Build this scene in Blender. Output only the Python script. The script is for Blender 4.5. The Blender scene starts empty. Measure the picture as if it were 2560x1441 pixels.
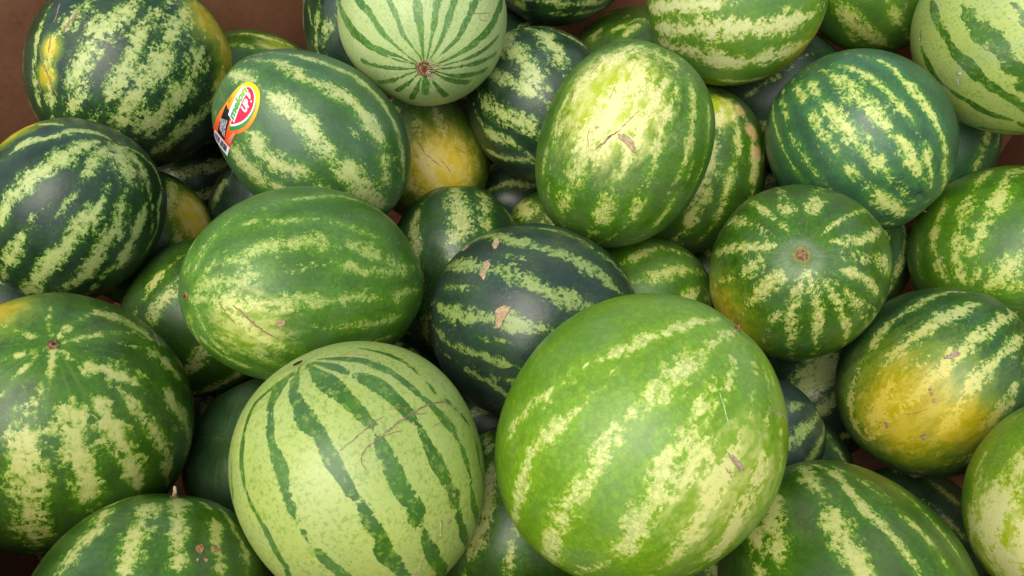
import bpy, bmesh, math, random
import numpy as np
from mathutils import Vector, Matrix, Quaternion

scene = bpy.context.scene
col = scene.collection

# ------------------------------------------------------------------ camera
cam_d = bpy.data.cameras.new('camera')
cam_d.sensor_fit = 'HORIZONTAL'
cam_d.sensor_width = 36.0
cam_d.lens = 36.0 * 1950.0 / 2560.0
cam_d.clip_start = 0.02
cam_d.clip_end = 200.0
cam = bpy.data.objects.new('camera', cam_d)
cam.location = (0.0, 0.0, 1.14)
cam.rotation_euler = (math.radians(38.0), 0.0, 0.0)
col.objects.link(cam)
scene.camera = cam
cam_d.dof.use_dof = True
cam_d.dof.focus_distance = 0.84
cam_d.dof.aperture_fstop = 9.0

# ------------------------------------------------------------------ overcast daylight
SUN_DIR = Vector((-0.22, -0.46, 0.86)).normalized()      # towards the light
sun_el = math.asin(SUN_DIR.z)
sun_rot = math.atan2(SUN_DIR.x, SUN_DIR.y)
world = bpy.data.worlds.new('World')
scene.world = world
world.use_nodes = True
wt = world.node_tree
wt.nodes.clear()
sky = wt.nodes.new('ShaderNodeTexSky')
sky.sky_type = 'NISHITA'
sky.sun_disc = False
sky.sun_elevation = sun_el
sky.sun_rotation = sun_rot
sky.dust_density = 4.0
sky.air_density = 1.0
hsv = wt.nodes.new('ShaderNodeHueSaturation')
hsv.inputs['Saturation'].default_value = 0.75
bg = wt.nodes.new('ShaderNodeBackground')
bg.inputs['Strength'].default_value = 0.15
wo = wt.nodes.new('ShaderNodeOutputWorld')
wt.links.new(sky.outputs['Color'], hsv.inputs['Color'])
wt.links.new(hsv.outputs['Color'], bg.inputs['Color'])
wt.links.new(bg.outputs['Background'], wo.inputs['Surface'])

sun_d = bpy.data.lights.new('sun', 'SUN')
sun_d.energy = 0.75
sun_d.angle = math.radians(50.0)
sun_d.color = (1.0, 0.975, 0.93)
sun = bpy.data.objects.new('sun', sun_d)
sun.rotation_euler = SUN_DIR.to_track_quat('Z', 'Y').to_euler()
sun.location = SUN_DIR * 5
col.objects.link(sun)

cy = scene.cycles
cy.max_bounces = 8
cy.diffuse_bounces = 6
cy.glossy_bounces = 2

scene.view_settings.view_transform = 'Standard'
scene.view_settings.look = 'None'
scene.view_settings.exposure = 0.46
scene.view_settings.gamma = 1.0
scene.view_settings.use_curve_mapping = False

# ------------------------------------------------------------------ small helpers
def lin(h):
    h = h.lstrip('#')
    out = []
    for i in (0, 2, 4):
        c = int(h[i:i + 2], 16) / 255.0
        out.append(c / 12.92 if c <= 0.04045 else ((c + 0.055) / 1.055) ** 2.4)
    return (out[0], out[1], out[2], 1.0)

class NT:
    """tiny node-graph writer"""
    def __init__(self, name):
        self.m = bpy.data.materials.new(name)
        self.m.use_nodes = True
        self.t = self.m.node_tree
        self.t.nodes.clear()
    def new(self, kind, **kw):
        n = self.t.nodes.new(kind)
        for k_, v_ in kw.items():
            setattr(n, k_, v_)
        return n
    def put(self, sock, val):
        if isinstance(val, bpy.types.NodeSocket):
            self.t.links.new(val, sock)
        else:
            sock.default_value = val
    def math(self, op, a, b=0.0, c=None, clamp=False):
        n = self.new('ShaderNodeMath', operation=op, use_clamp=clamp)
        self.put(n.inputs[0], a)
        self.put(n.inputs[1], b)
        if c is not None:
            self.put(n.inputs[2], c)
        return n.outputs[0]
    def mad(self, x, mul, add):
        return self.math('MULTIPLY_ADD', x, mul, add)
    def ss(self, x, lo, hi):
        n = self.new('ShaderNodeMapRange', interpolation_type='SMOOTHSTEP')
        self.put(n.inputs['Value'], x)
        n.inputs['From Min'].default_value = lo
        n.inputs['From Max'].default_value = hi
        return n.outputs['Result']
    def mix(self, f, a, b, mode='MIX'):
        n = self.new('ShaderNodeMix', data_type='RGBA', blend_type=mode)
        self.put(n.inputs[0], f)
        self.put(n.inputs[6], a)
        self.put(n.inputs[7], b)
        return n.outputs[2]
    def noise(self, vec, scale, detail=2.0, rough=0.5, dist=0.0):
        n = self.new('ShaderNodeTexNoise')
        self.put(n.inputs['Vector'], vec)
        n.inputs['Scale'].default_value = scale
        n.inputs['Detail'].default_value = detail
        n.inputs['Roughness'].default_value = rough
        n.inputs['Distortion'].default_value = dist
        return n
    def vor(self, vec, scale, feature='F1'):
        n = self.new('ShaderNodeTexVoronoi', feature=feature)
        self.put(n.inputs['Vector'], vec)
        n.inputs['Scale'].default_value = scale
        return n
    def attr(self, name):
        n = self.new('ShaderNodeAttribute', attribute_type='GEOMETRY', attribute_name=name)
        return n.outputs['Fac']
    def vmath(self, op, a, b=(0, 0, 0)):
        n = self.new('ShaderNodeVectorMath', operation=op)
        self.put(n.inputs[0], a)
        self.put(n.inputs[1], b)
        return n.outputs[0]

def simple_mat(name, c, rough=0.6, c2=None, scale=40.0, bump=0.0, spec=0.5):
    g = NT(name)
    tc = g.new('ShaderNodeTexCoord')
    b = g.new('ShaderNodeBsdfPrincipled')
    o = g.new('ShaderNodeOutputMaterial')
    b.inputs['Roughness'].default_value = rough
    b.inputs['Specular IOR Level'].default_value = spec
    if c2 is None:
        c2 = tuple(x * 0.75 for x in c[:3]) + (1.0,)
    n = g.noise(tc.outputs['Object'], scale, 4.0, 0.6)
    g.put(b.inputs['Base Color'], g.mix(g.ss(n.outputs['Fac'], 0.35, 0.65), c, c2))
    if bump:
        bp = g.new('ShaderNodeBump')
        bp.inputs['Strength'].default_value = bump
        bp.inputs['Distance'].default_value = 0.001
        g.put(bp.inputs['Height'], n.outputs['Fac'])
        g.put(b.inputs['Normal'], bp.outputs['Normal'])
    g.put(o.inputs['Surface'], b.outputs[0])
    return g.m

# ------------------------------------------------------------------ where every melon lies
# p place, q turn, a radius, k length/width, v direction seen from, s stripes (longitude, height) with half width,
# sc scars, sp ground spots
M={
 'corner': dict(p=[-0.5083,0.8728,0.4921],q=[0.6765,-0.5263,-0.0292,-0.5144],a=0.1237,k=1.070,v=[0.996,0.0,-0.087],
  s=[([(-67.6,-0.014),(-59.3,-0.379),(-55.1,-0.778)],0.04),([(-49.9,-0.149),(-43.0,-0.536),(-38.9,-0.758)],0.047),([(-42.3,0.242),(-46.0,-0.055)],0.081),([(-22.2,0.447),(-25.8,0.024),(-27.6,-0.281),(-21.4,-0.513),(-21.1,-0.691)],0.101),([(-8.2,0.587),(-8.3,0.292),(-5.4,-0.008),(-4.2,-0.239),(-4.3,-0.438)],0.067),([(6.3,0.79),(5.3,0.463),(7.2,0.252),(8.0,-0.068),(8.1,-0.368),(12.5,-0.603)],0.092),([(26.0,0.503),(25.4,0.327),(27.1,0.083),(24.8,-0.259),(21.5,-0.548)],0.094),([(48.0,0.479),(51.6,0.157),(45.2,-0.217),(46.3,-0.608)],0.072),([(-33.9,0.665),(-50.1,0.663)],0.1),([(3.4,0.982),(-46.4,0.963)],0.086),([(63.7,0.624),(39.3,0.712)],0.03)],
  sc=[('L',[(-61.0,0.135),(-57.2,0.04),(-54.8,-0.052)],0.0179,'b'),('L',[(-43.9,0.184),(-44.2,0.076),(-45.5,-0.094)],0.0398,'b'),('L',[(-55.5,-0.342),(-50.1,-0.435),(-43.8,-0.494),(-33.7,-0.618)],0.0169,'b'),('L',[(-51.4,-0.171),(-48.2,-0.319)],0.0129,'b'),('L',[(-53.5,-0.569),(-50.1,-0.67)],0.008,'b')],
  sp=[((30.0,0.801),0.229,'y'),((54.7,0.655),0.209,'y'),((55.2,0.359),0.149,'y'),((-48.0,-0.277),0.1,'y'),((-45.7,-0.51),0.1,'y')]),
 'behind_corner': dict(p=[-0.4026,1.0154,0.3428],q=[0.2464,-0.7658,0.3319,-0.4927],a=0.1000,k=1.145,v=[1.0,0.0,0.004],
  s=[([(-63.8,-0.402),(-62.9,0.022),(-67.9,0.291)],0.034),([(-43.2,-0.525),(-42.9,-0.2)],0.027)],
  sc=[],
  sp=[((-56.3,0.09),0.277,'g')]),
 'sticker': dict(p=[-0.2456,0.7513,0.4805],q=[0.0958,-0.7811,0.4107,-0.4605],a=0.1034,k=1.235,v=[1.0,0.0,-0.0],
  s=[([(82.6,-0.548),(83.5,-0.321)],0.059),([(48.7,-0.551),(46.1,-0.322),(47.1,-0.197)],0.101),([(43.2,-0.081),(41.1,0.192)],0.059),([(22.6,-0.486),(29.3,-0.327),(27.4,-0.151),(23.0,0.049)],0.088),([(-11.6,-0.936),(-13.5,-0.706)],0.067),([(-9.1,-0.554),(-6.4,-0.27),(-2.1,-0.032),(3.1,0.152)],0.088),([(4.4,0.347),(14.1,0.602),(27.2,0.83)],0.127),([(-41.3,-0.698),(-31.9,-0.396),(-36.1,-0.007),(-30.0,0.359),(-26.6,0.472)],0.076),([(-18.4,0.57),(-4.7,0.729)],0.065),([(-55.2,-0.623),(-56.4,-0.24),(-60.9,-0.052),(-57.0,0.291),(-52.0,0.483),(-38.9,0.731),(-22.7,0.891)],0.047),([(24.7,0.238),(27.0,0.49)],0.036)],
  sc=[],
  sp=[((-73.2,0.936),0.128,'y')]),
 'dark_back': dict(p=[-0.2133,1.0722,0.444],q=[0.6728,-0.3635,-0.0596,-0.6416],a=0.1100,k=1.097,v=[1.0,0.0,-0.013],
  s=[([(-46.0,-0.211),(-49.2,-0.373)],0.053),([(-30.5,-0.21),(-37.4,-0.445)],0.052),([(-67.3,-0.166),(-57.3,-0.368)],0.021)],
  sc=[],
  sp=[]),
 'stem_top': dict(p=[-0.1148,0.9052,0.5508],q=[0.5105,0.5274,-0.4502,0.5085],a=0.1078,k=1.049,v=[0.512,0.0,0.859],
  s=[([(75.3,-0.01),(74.1,0.474),(74.3,0.742),(64.0,0.954),(60.5,0.994)],0.034),([(59.1,0.037),(51.1,0.655),(52.9,0.834),(49.9,0.99),(49.5,0.994)],0.034),([(32.1,0.238),(29.8,0.719),(32.2,0.888),(18.0,0.986),(17.7,0.993)],0.027),([(6.9,0.466),(6.3,0.783),(6.2,0.911),(5.7,0.978),(5.5,0.993)],0.04),([(-13.0,0.352),(-12.0,0.755),(-12.4,0.907),(-12.4,0.977),(-12.1,0.993)],0.033),([(-26.6,0.447),(-26.6,0.747),(-28.8,0.872),(-25.5,0.993)],0.031),([(-51.6,-0.247),(-42.7,0.636),(-47.7,0.862),(-42.0,0.993)],0.036),([(-66.7,-0.1),(-66.3,0.404),(-68.1,0.671),(-66.8,0.905),(-60.9,0.994)],0.039),([(-94.9,0.534),(-89.7,0.897),(-86.9,0.991),(-86.3,0.994)],0.025),([(-106.8,0.648),(-108.2,0.9),(-101.2,0.994)],0.026),([(-119.9,0.804),(-120.0,0.912),(-114.0,0.994)],0.028),([(-151.5,0.854),(-150.5,0.983),(-149.9,0.992)],0.028),([(-178.2,0.931),(-178.2,0.993),(-178.2,0.991)],0.035),([(162.4,0.84),(160.2,0.981),(159.7,0.991)],0.028),([(139.3,0.86),(134.3,0.988),(133.8,0.993)],0.025),([(123.0,0.767),(111.9,0.977),(109.9,0.994)],0.025),([(97.5,0.698),(93.7,0.936),(88.6,0.994)],0.025),([(68.9,-0.081),(75.2,0.268),(78.3,0.544),(60.9,0.994)],0.023),([(-80.7,0.499),(-80.8,0.769),(-69.2,0.994)],0.018)],
  sc=[('L',[(-41.6,0.694),(-50.5,0.624),(-58.9,0.516)],0.0103,'p'),('L',[(-51.1,0.633),(-55.0,0.655),(-60.6,0.594)],0.0083,'p'),('L',[(-58.3,0.524),(-59.5,0.57)],0.0103,'p')],
  sp=[]),
 'yellow_low': dict(p=[-0.1355,0.928,0.2893],q=[0.2992,0.5377,-0.4699,0.6329],a=0.1000,k=1.099,v=[0.713,0.0,0.701],
  s=[([(-26.4,0.03),(-26.6,0.475)],0.059),([(-6.9,0.164),(-3.8,0.404)],0.041)],
  sc=[('L',[(1.1,0.404),(-0.8,0.632),(-12.6,0.808)],0.0117,'b'),('L',[(-33.9,0.626),(-45.5,0.692),(-61.0,0.596)],0.0097,'b'),('L',[(-13.1,0.721),(-25.5,0.867)],0.0117,'b'),('L',[(-64.0,0.79),(-75.3,0.768)],0.0117,'b')],
  sp=[((-12.4,0.808),0.617,'o')]),
 'dark_mid': dict(p=[0.0429,0.9206,0.3972],q=[0.0271,0.6739,-0.5612,0.4798],a=0.1067,k=1.098,v=[0.996,0.0,0.087],
  s=[([(-28.9,-0.922),(-10.5,-0.726),(-10.5,-0.37),(-10.1,-0.167)],0.108),([(-49.1,-0.633),(-38.8,-0.441),(-31.3,-0.169)],0.092),([(-66.9,-0.482),(-70.9,-0.245)],0.053),([(19.0,-0.606),(8.2,-0.396),(-1.9,-0.077)],0.064),([(39.0,-0.442),(24.9,-0.063),(13.1,0.217)],0.092),([(51.5,-0.139),(35.5,0.22)],0.058),([(70.6,0.001),(39.4,0.46)],0.043)],
  sc=[],
  sp=[]),
 'yellow_green': dict(p=[0.1368,0.7369,0.4831],q=[0.557,-0.348,-0.1273,-0.7432],a=0.1069,k=1.213,v=[1.0,0.0,-0.0],
  s=[([(-53.0,-0.273),(-53.2,-0.51)],0.031),([(-51.5,0.245),(-51.5,0.044),(-45.4,-0.246)],0.052),([(-30.9,0.872),(-36.2,0.744),(-47.3,0.395),(-44.2,0.202)],0.082),([(-16.4,0.471),(-15.3,0.208),(-18.6,-0.12),(-24.4,-0.394)],0.135),([(-8.8,0.656),(-5.8,0.468)],0.105),([(10.4,0.677),(8.6,0.462),(5.3,0.265),(5.7,-0.038),(6.7,-0.259)],0.067),([(21.0,0.641),(18.7,0.278),(22.1,-0.07)],0.05),([(-24.2,-0.549),(-31.4,-0.734)],0.057),([(5.4,-0.473),(8.6,-0.653)],0.078),([(29.4,-0.519),(24.4,-0.37)],0.047),([(50.4,-0.259),(52.6,-0.547)],0.035),([(36.8,0.732),(39.5,0.433),(43.4,0.032)],0.053),([(57.2,0.652),(59.4,0.385),(64.6,-0.03)],0.026),([(-7.7,0.87),(24.8,0.836)],0.03)],
  sc=[('P',[(-4.9,0.083),(-2.2,0.105),(1.6,0.096),(5.8,0.072),(9.5,-0.004),(6.6,-0.009),(2.0,0.026),(-3.6,0.054)],0.0,'t'),('L',[(-14.3,-0.106),(-10.8,-0.027),(-5.3,0.123)],0.0263,'b'),('L',[(-5.3,0.123),(0.7,0.323)],0.0096,'b'),('L',[(-19.8,0.324),(-20.5,0.451)],0.0077,'b'),('L',[(-43.1,0.468),(-43.8,0.617)],0.0077,'b'),('L',[(-44.0,0.15),(-48.0,0.283)],0.0077,'b'),('P',[(-35.6,-0.0),(-34.2,0.015),(-32.7,0.005),(-33.7,-0.012)],0.0,'t'),('P',[(-31.4,0.014),(-30.1,0.027),(-29.3,0.016),(-30.5,0.005)],0.0,'t'),('P',[(-20.5,0.063),(-18.4,0.083),(-17.5,0.07),(-19.2,0.051)],0.0,'t'),('L',[(-18.6,-0.118),(-22.3,-0.027),(-22.8,0.044)],0.0062,'b'),('L',[(-7.8,-0.038),(-4.2,-0.054)],0.0143,'t')],
  sp=[((-17.7,0.33),0.622,'l')]),
 'stem_cream': dict(p=[0.2578,0.8489,0.3336],q=[0.5457,-0.1869,-0.0443,-0.8157],a=0.1139,k=1.143,v=[0.928,0.0,0.372],
  s=[([(12.0,0.674),(14.5,0.305),(14.9,0.114),(17.0,-0.221)],0.086),([(37.4,0.819),(36.6,0.61)],0.042),([(30.9,0.481),(32.8,0.158),(33.1,-0.07)],0.043),([(54.8,0.668),(56.1,0.363)],0.067),([(94.3,0.713),(69.1,0.546)],0.02),([(7.1,0.863),(16.0,0.759)],0.071)],
  sc=[],
  sp=[((54.9,0.932),0.097,'t'),((58.2,0.79),0.108,'t'),((59.4,0.614),0.092,'t'),((10.2,0.922),0.27,'l')]),
 'banded_top': dict(p=[0.3027,0.9623,0.5473],q=[0.3486,-0.4992,0.3156,-0.7278],a=0.1121,k=1.078,v=[1.0,0.0,0.0],
  s=[([(-13.6,-0.918),(-3.1,-0.481),(-0.3,-0.146)],0.069),([(16.9,-0.86),(15.5,-0.449),(17.7,-0.042),(22.9,0.355),(31.4,0.773)],0.077),([(35.9,-0.841),(32.6,-0.547),(41.2,-0.146),(46.0,0.337),(59.8,0.699)],0.065),([(59.8,-0.266),(69.1,0.185),(83.3,0.553)],0.026),([(-33.8,-0.745),(-15.4,-0.12),(-4.0,0.644)],0.078)],
  sc=[],
  sp=[((80.9,0.659),0.321,'y'),((83.9,-0.338),0.241,'y')]),
 'green_top': dict(p=[0.5403,1.0774,0.5182],q=[0.0342,-0.548,0.6975,-0.4605],a=0.1100,k=1.092,v=[1.0,0.0,-0.003],
  s=[([(31.2,0.067),(32.8,0.519),(38.2,0.776)],0.089),([(6.6,0.67),(3.7,0.425)],0.056),([(42.8,0.395),(49.9,0.576)],0.037)],
  sc=[('L',[(-7.5,0.454),(-4.9,0.516),(-1.3,0.571)],0.0253,'b'),('P',[(28.4,0.273),(28.8,0.353),(31.6,0.401),(30.1,0.318)],0.0,'b')],
  sp=[]),
 'lime_right': dict(p=[0.639,0.8601,0.5565],q=[0.0369,-0.4577,0.6525,-0.6029],a=0.1138,k=1.096,v=[0.996,0.0,0.087],
  s=[([(45.4,-0.639),(51.7,-0.456),(54.3,-0.158),(50.2,0.247),(47.7,0.655),(85.6,0.927)],0.024),([(24.5,-0.752),(26.1,-0.463),(29.4,-0.24),(28.7,-0.017),(30.0,0.196),(29.2,0.59),(79.2,0.944)],0.041),([(6.9,-0.494),(9.8,-0.243),(7.9,0.032),(12.5,0.226),(13.5,0.406),(17.8,0.695),(62.8,0.965)],0.062),([(-11.7,-0.172),(-10.2,-0.015),(-9.6,0.385),(-11.7,0.74)],0.034),([(85.2,0.169),(66.7,0.628),(85.7,0.898)],0.016)],
  sc=[('P',[(36.7,-0.054),(35.4,-0.035),(36.2,-0.009),(37.9,-0.02),(38.1,-0.045)],0.0,'w'),('P',[(41.3,-0.013),(39.8,-0.003),(43.0,0.052),(44.3,0.04)],0.0,'w'),('P',[(-4.5,-0.103),(-5.8,-0.094),(-5.3,-0.078),(-4.2,-0.087)],0.0,'w'),('P',[(50.5,-0.596),(48.4,-0.588),(49.1,-0.571)],0.0,'w'),('P',[(42.3,-0.512),(41.3,-0.502),(42.0,-0.48)],0.0,'w')],
  sp=[]),
 'bluegreen': dict(p=[0.4529,0.7778,0.4555],q=[0.0185,0.5202,-0.6172,0.59],a=0.1087,k=1.132,v=[0.996,0.0,0.094],
  s=[([(60.8,-0.932),(43.1,-0.608),(42.7,-0.306),(44.6,0.019)],0.024),([(8.3,-0.802),(8.0,-0.602)],0.046),([(27.6,-0.734),(28.6,-0.562)],0.042),([(32.0,-0.438),(31.9,-0.222),(33.4,0.06)],0.041),([(-4.5,-0.737),(-2.7,-0.538)],0.05),([(9.2,-0.452),(13.2,-0.236),(14.0,-0.096),(13.8,0.072)],0.044),([(-0.4,-0.41),(-0.9,-0.087),(1.3,0.199),(0.9,0.445)],0.074),([(-21.3,-0.605),(-17.6,-0.264),(-18.9,0.001),(-18.4,0.161)],0.1),([(-19.5,0.256),(-18.4,0.445),(-16.5,0.672)],0.069),([(-32.9,-0.679),(-33.2,-0.389),(-32.6,-0.019),(-34.0,0.254)],0.048),([(-29.2,0.503),(-28.2,0.689),(-23.7,0.842)],0.039),([(-52.6,-0.444),(-47.5,-0.089),(-48.4,0.226),(-48.4,0.501),(-47.8,0.779),(-85.4,0.977)],0.053),([(18.2,0.556),(22.8,0.879)],0.072),([(44.7,0.813),(48.1,0.909)],0.023),([(17.7,0.216),(15.6,0.262)],0.071)],
  sc=[],
  sp=[]),
 'dark_small_right': dict(p=[0.6274,0.902,0.3379],q=[0.4519,-0.2559,-0.1818,-0.835],a=0.1000,k=1.094,v=[1.0,0.0,-0.002],
  s=[([(45.7,0.387),(47.5,-0.091)],0.056),([(64.9,0.386),(61.2,0.21)],0.028),([(15.3,0.394),(17.0,0.258)],0.039)],
  sc=[],
  sp=[]),
 'green_right': dict(p=[0.6645,0.682,0.3448],q=[0.6769,0.2456,-0.6041,0.3414],a=0.1168,k=1.098,v=[0.521,0.0,0.854],
  s=[([(55.7,0.382),(64.7,0.576),(75.6,0.763),(90.8,0.941)],0.049),([(37.7,0.353),(42.2,0.545),(45.5,0.729),(53.9,0.881),(62.9,0.974)],0.06),([(35.5,-0.107),(38.5,0.176)],0.033),([(19.3,0.248),(24.5,0.568),(27.1,0.693),(30.1,0.812),(38.8,0.873)],0.072),([(20.9,-0.161),(23.2,0.291)],0.052),([(30.6,0.948),(51.0,0.982)],0.043),([(-12.2,0.854),(-7.6,0.942),(-3.7,0.99)],0.088),([(-38.3,0.901),(-39.8,0.954)],0.052),([(83.7,0.56),(108.7,0.743)],0.018),([(-0.4,0.337),(-10.7,0.694)],0.062)],
  sc=[('P',[(70.8,0.827),(68.2,0.831),(67.2,0.849),(70.0,0.846)],0.0,'p')],
  sp=[]),
 'stem_face': dict(p=[0.3437,0.5964,0.4065],q=[0.5137,0.2538,0.1237,-0.8102],a=0.1047,k=1.099,v=[0.181,0.0,0.983],
  s=[([(29.5,0.991),(35.9,0.916),(36.2,0.817),(29.2,0.501)],0.054),([(53.3,0.974),(55.2,0.848),(53.5,0.597),(49.9,0.34)],0.038),([(87.3,0.914),(89.8,0.746),(84.9,0.506)],0.041),([(69.5,0.825),(66.0,0.598)],0.05),([(135.5,0.95),(126.0,0.783),(133.8,0.252)],0.042),([(108.5,0.574),(106.8,0.491)],0.072),([(156.7,0.953),(154.3,0.818),(148.5,0.283)],0.023),([(-175.4,0.85),(-177.0,0.679)],0.068),([(-135.7,0.951),(-127.8,0.803),(-126.6,0.509)],0.03),([(-147.8,0.772),(-147.3,0.863)],0.055),([(-93.4,0.957),(-83.1,0.816),(-82.3,0.391)],0.048),([(-109.5,0.733),(-105.4,0.417)],0.053),([(-66.1,0.915),(-56.8,0.81)],0.068),([(-26.7,0.962),(-28.4,0.912),(-28.9,0.838)],0.063),([(-1.7,0.81),(-5.7,0.712)],0.032),([(12.6,0.971),(9.0,0.853),(12.7,0.547)],0.054),([(75.4,0.252),(68.4,0.048)],0.031)],
  sc=[],
  sp=[((-38.2,0.218),0.419,'y')]),
 'yellow_belly': dict(p=[0.5145,0.4928,0.3242],q=[0.3114,-0.3718,-0.0734,-0.8714],a=0.1103,k=1.080,v=[0.996,0.0,0.087],
  s=[([(-60.3,0.786),(-54.3,0.581),(-48.8,0.351),(-46.2,0.037),(-42.2,-0.187)],0.051),([(-32.5,0.834),(-28.6,0.642),(-28.5,0.461),(-27.1,0.171),(-28.1,-0.143)],0.07),([(48.1,0.999),(-4.6,0.836),(-3.3,0.643),(-4.0,0.434),(-2.2,0.071),(-0.3,-0.401)],0.06),([(24.5,0.882),(17.3,0.694),(13.0,0.489),(13.6,0.278),(22.1,-0.233)],0.059),([(33.8,0.513),(34.5,0.27),(34.9,-0.024)],0.051),([(-41.4,-0.358),(-35.3,-0.654),(-9.5,-0.843)],0.048),([(-15.1,-0.206),(-7.3,-0.635)],0.083),([(53.4,0.021),(46.5,-0.325)],0.048)],
  sc=[('P',[(-7.5,0.282),(-6.0,0.319),(-7.1,0.379),(-5.6,0.408),(-3.4,0.406),(-2.4,0.383),(-3.9,0.317),(-6.3,0.272)],0.0,'p'),('P',[(-0.1,-0.011),(0.5,0.011),(1.9,0.002),(1.1,-0.022)],0.0,'p'),('P',[(2.1,-0.025),(3.1,-0.009),(4.6,-0.03),(3.5,-0.044)],0.0,'p'),('P',[(5.3,-0.046),(6.9,-0.027),(8.4,-0.056),(6.9,-0.073)],0.0,'p'),('L',[(2.7,-0.339),(5.8,-0.252),(7.9,-0.145)],0.007,'b'),('P',[(-2.4,-0.547),(-1.2,-0.526),(2.1,-0.545),(1.7,-0.572)],0.0,'p'),('P',[(17.2,-0.381),(17.9,-0.325),(19.9,-0.341),(20.8,-0.396)],0.0,'p')],
  sp=[((0.9,-0.319),0.529,'y'),((23.8,-0.082),0.312,'y')]),
 'corner_br': dict(p=[0.5417,0.2894,0.4284],q=[0.3194,-0.3314,-0.3299,-0.8242],a=0.0974,k=1.100,v=[1.0,0.0,0.0],
  s=[([(-36.8,-0.065),(-41.5,-0.276),(-46.8,-0.467)],0.122),([(-34.1,0.205),(-34.4,0.11)],0.056),([(-57.2,-0.261),(-64.5,-0.525),(-80.9,-0.751)],0.052),([(-61.7,0.237),(-62.3,-0.038)],0.028),([(-37.0,-0.582),(-27.3,-0.725)],0.113),([(-23.3,-0.245),(-20.7,-0.56)],0.073)],
  sc=[],
  sp=[((-28.2,-0.537),0.594,'l')]),
 'stripe_br': dict(p=[0.3314,0.238,0.3378],q=[0.4243,-0.3205,-0.6594,-0.5315],a=0.1200,k=1.134,v=[0.97,0.0,-0.243],
  s=[([(18.3,0.832),(13.2,0.639),(13.0,0.503)],0.056),([(14.0,0.33),(10.8,0.172),(10.1,-0.01),(11.7,-0.131)],0.075),([(25.1,0.825),(31.0,0.64),(28.0,0.47),(28.5,0.264),(30.8,0.085),(32.4,-0.033),(34.8,-0.195)],0.04),([(36.1,0.765),(40.7,0.56),(43.2,0.391)],0.018),([(45.5,0.194),(48.9,0.005),(50.9,-0.216)],0.026),([(62.1,0.46),(63.1,0.064),(65.7,-0.168)],0.017),([(-9.7,0.581),(-14.3,0.431),(-14.5,0.27),(-19.9,0.111)],0.066),([(-27.7,0.421),(-24.8,0.305)],0.054),([(-31.3,0.16),(-28.5,0.093)],0.037)],
  sc=[],
  sp=[]),
 'grey_br': dict(p=[0.5389,0.382,0.1126],q=[0.1042,0.5182,-0.4468,0.7218],a=0.0880,k=1.073,v=[1.0,0.0,0.0],
  s=[([(-81.6,-0.867),(-49.0,-0.61)],0.031),([(-53.0,-0.291),(-49.1,-0.032),(-51.5,0.189)],0.052),([(-28.7,0.113),(-28.3,0.49)],0.039)],
  sc=[('P',[(-47.7,-0.507),(-54.3,-0.445),(-52.9,-0.373),(-45.3,-0.429)],0.0,'w')],
  sp=[]),
 'gap_r1': dict(p=[0.2935,0.4367,0.2833],q=[0.2697,-0.5359,-0.0011,-0.8],a=0.0740,k=1.091,v=[1.0,0.0,-0.014],
  s=[([(17.0,0.354),(15.3,0.567),(16.0,0.735)],0.091),([(-12.0,0.61),(-14.1,0.781)],0.056)],
  sc=[],
  sp=[]),
 'gap_r2': dict(p=[0.3697,0.4633,0.1399],q=[0.1233,0.5708,-0.489,0.648],a=0.0900,k=1.091,v=[1.0,0.0,0.0],
  s=[([(-57.0,0.04),(-55.8,0.124)],0.046),([(-54.5,0.215),(-54.3,0.329)],0.04)],
  sc=[],
  sp=[]),
 'cream_blot': dict(p=[0.4703,0.6165,0.0808],q=[0.2933,-0.477,-0.0112,-0.8285],a=0.1000,k=1.095,v=[1.0,0.0,0.019],
  s=[([(-18.8,0.467),(-13.7,0.251),(-10.0,0.036),(-4.9,-0.081)],0.168)],
  sc=[],
  sp=[]),
 'big_green': dict(p=[0.1147,0.3345,0.4894],q=[0.4006,-0.414,-0.0691,-0.8145],a=0.1237,k=1.120,v=[0.962,0.0,0.273],
  s=[([(-35.0,0.972),(-29.2,0.823),(-30.6,0.548),(-35.8,0.281)],0.027),([(-31.9,0.575),(-32.2,0.708)],0.029),([(-36.6,0.07),(-40.3,-0.117),(-41.7,-0.231),(-45.1,-0.422)],0.025),([(-23.1,0.126),(-24.8,-0.119),(-27.2,-0.298),(-23.6,-0.464),(-20.6,-0.718),(-24.0,-0.897)],0.033),([(-8.5,0.339),(-8.3,0.26),(-6.2,0.124),(-2.6,-0.053),(-2.7,-0.239),(-1.4,-0.364),(3.7,-0.619),(24.7,-0.894)],0.047),([(-6.4,0.758),(-6.3,0.624),(-5.8,0.506)],0.056),([(12.2,0.304),(19.9,0.111),(21.1,-0.114),(29.1,-0.399)],0.055),([(15.9,0.47),(22.4,0.284),(20.9,0.207)],0.069),([(34.7,0.592),(34.4,0.412),(37.3,0.192),(40.0,0.008),(46.9,-0.299)],0.041),([(50.5,0.579),(54.4,0.409),(53.4,0.237),(64.4,-0.124)],0.047),([(62.9,0.797),(67.0,0.627),(77.6,0.359)],0.016),([(-0.3,0.981),(-5.5,0.903),(-5.4,0.828)],0.027),([(76.4,0.972),(60.3,0.839)],0.014),([(10.8,0.62),(12.4,0.561)],0.03)],
  sc=[('P',[(32.9,0.483),(35.9,0.487),(40.9,0.474),(43.7,0.451),(42.3,0.432),(37.9,0.45),(34.3,0.466)],0.0,'p'),('L',[(34.4,0.412),(38.4,0.398),(40.8,0.376)],0.0123,'p'),('L',[(44.0,0.737),(54.8,0.774),(67.0,0.779),(82.6,0.75)],0.0107,'p'),('L',[(15.4,0.702),(22.3,0.646),(28.3,0.584)],0.0061,'l'),('L',[(12.7,0.495),(19.1,0.38)],0.0061,'l')],
  sp=[((44.1,0.322),0.461,'g')]),
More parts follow.
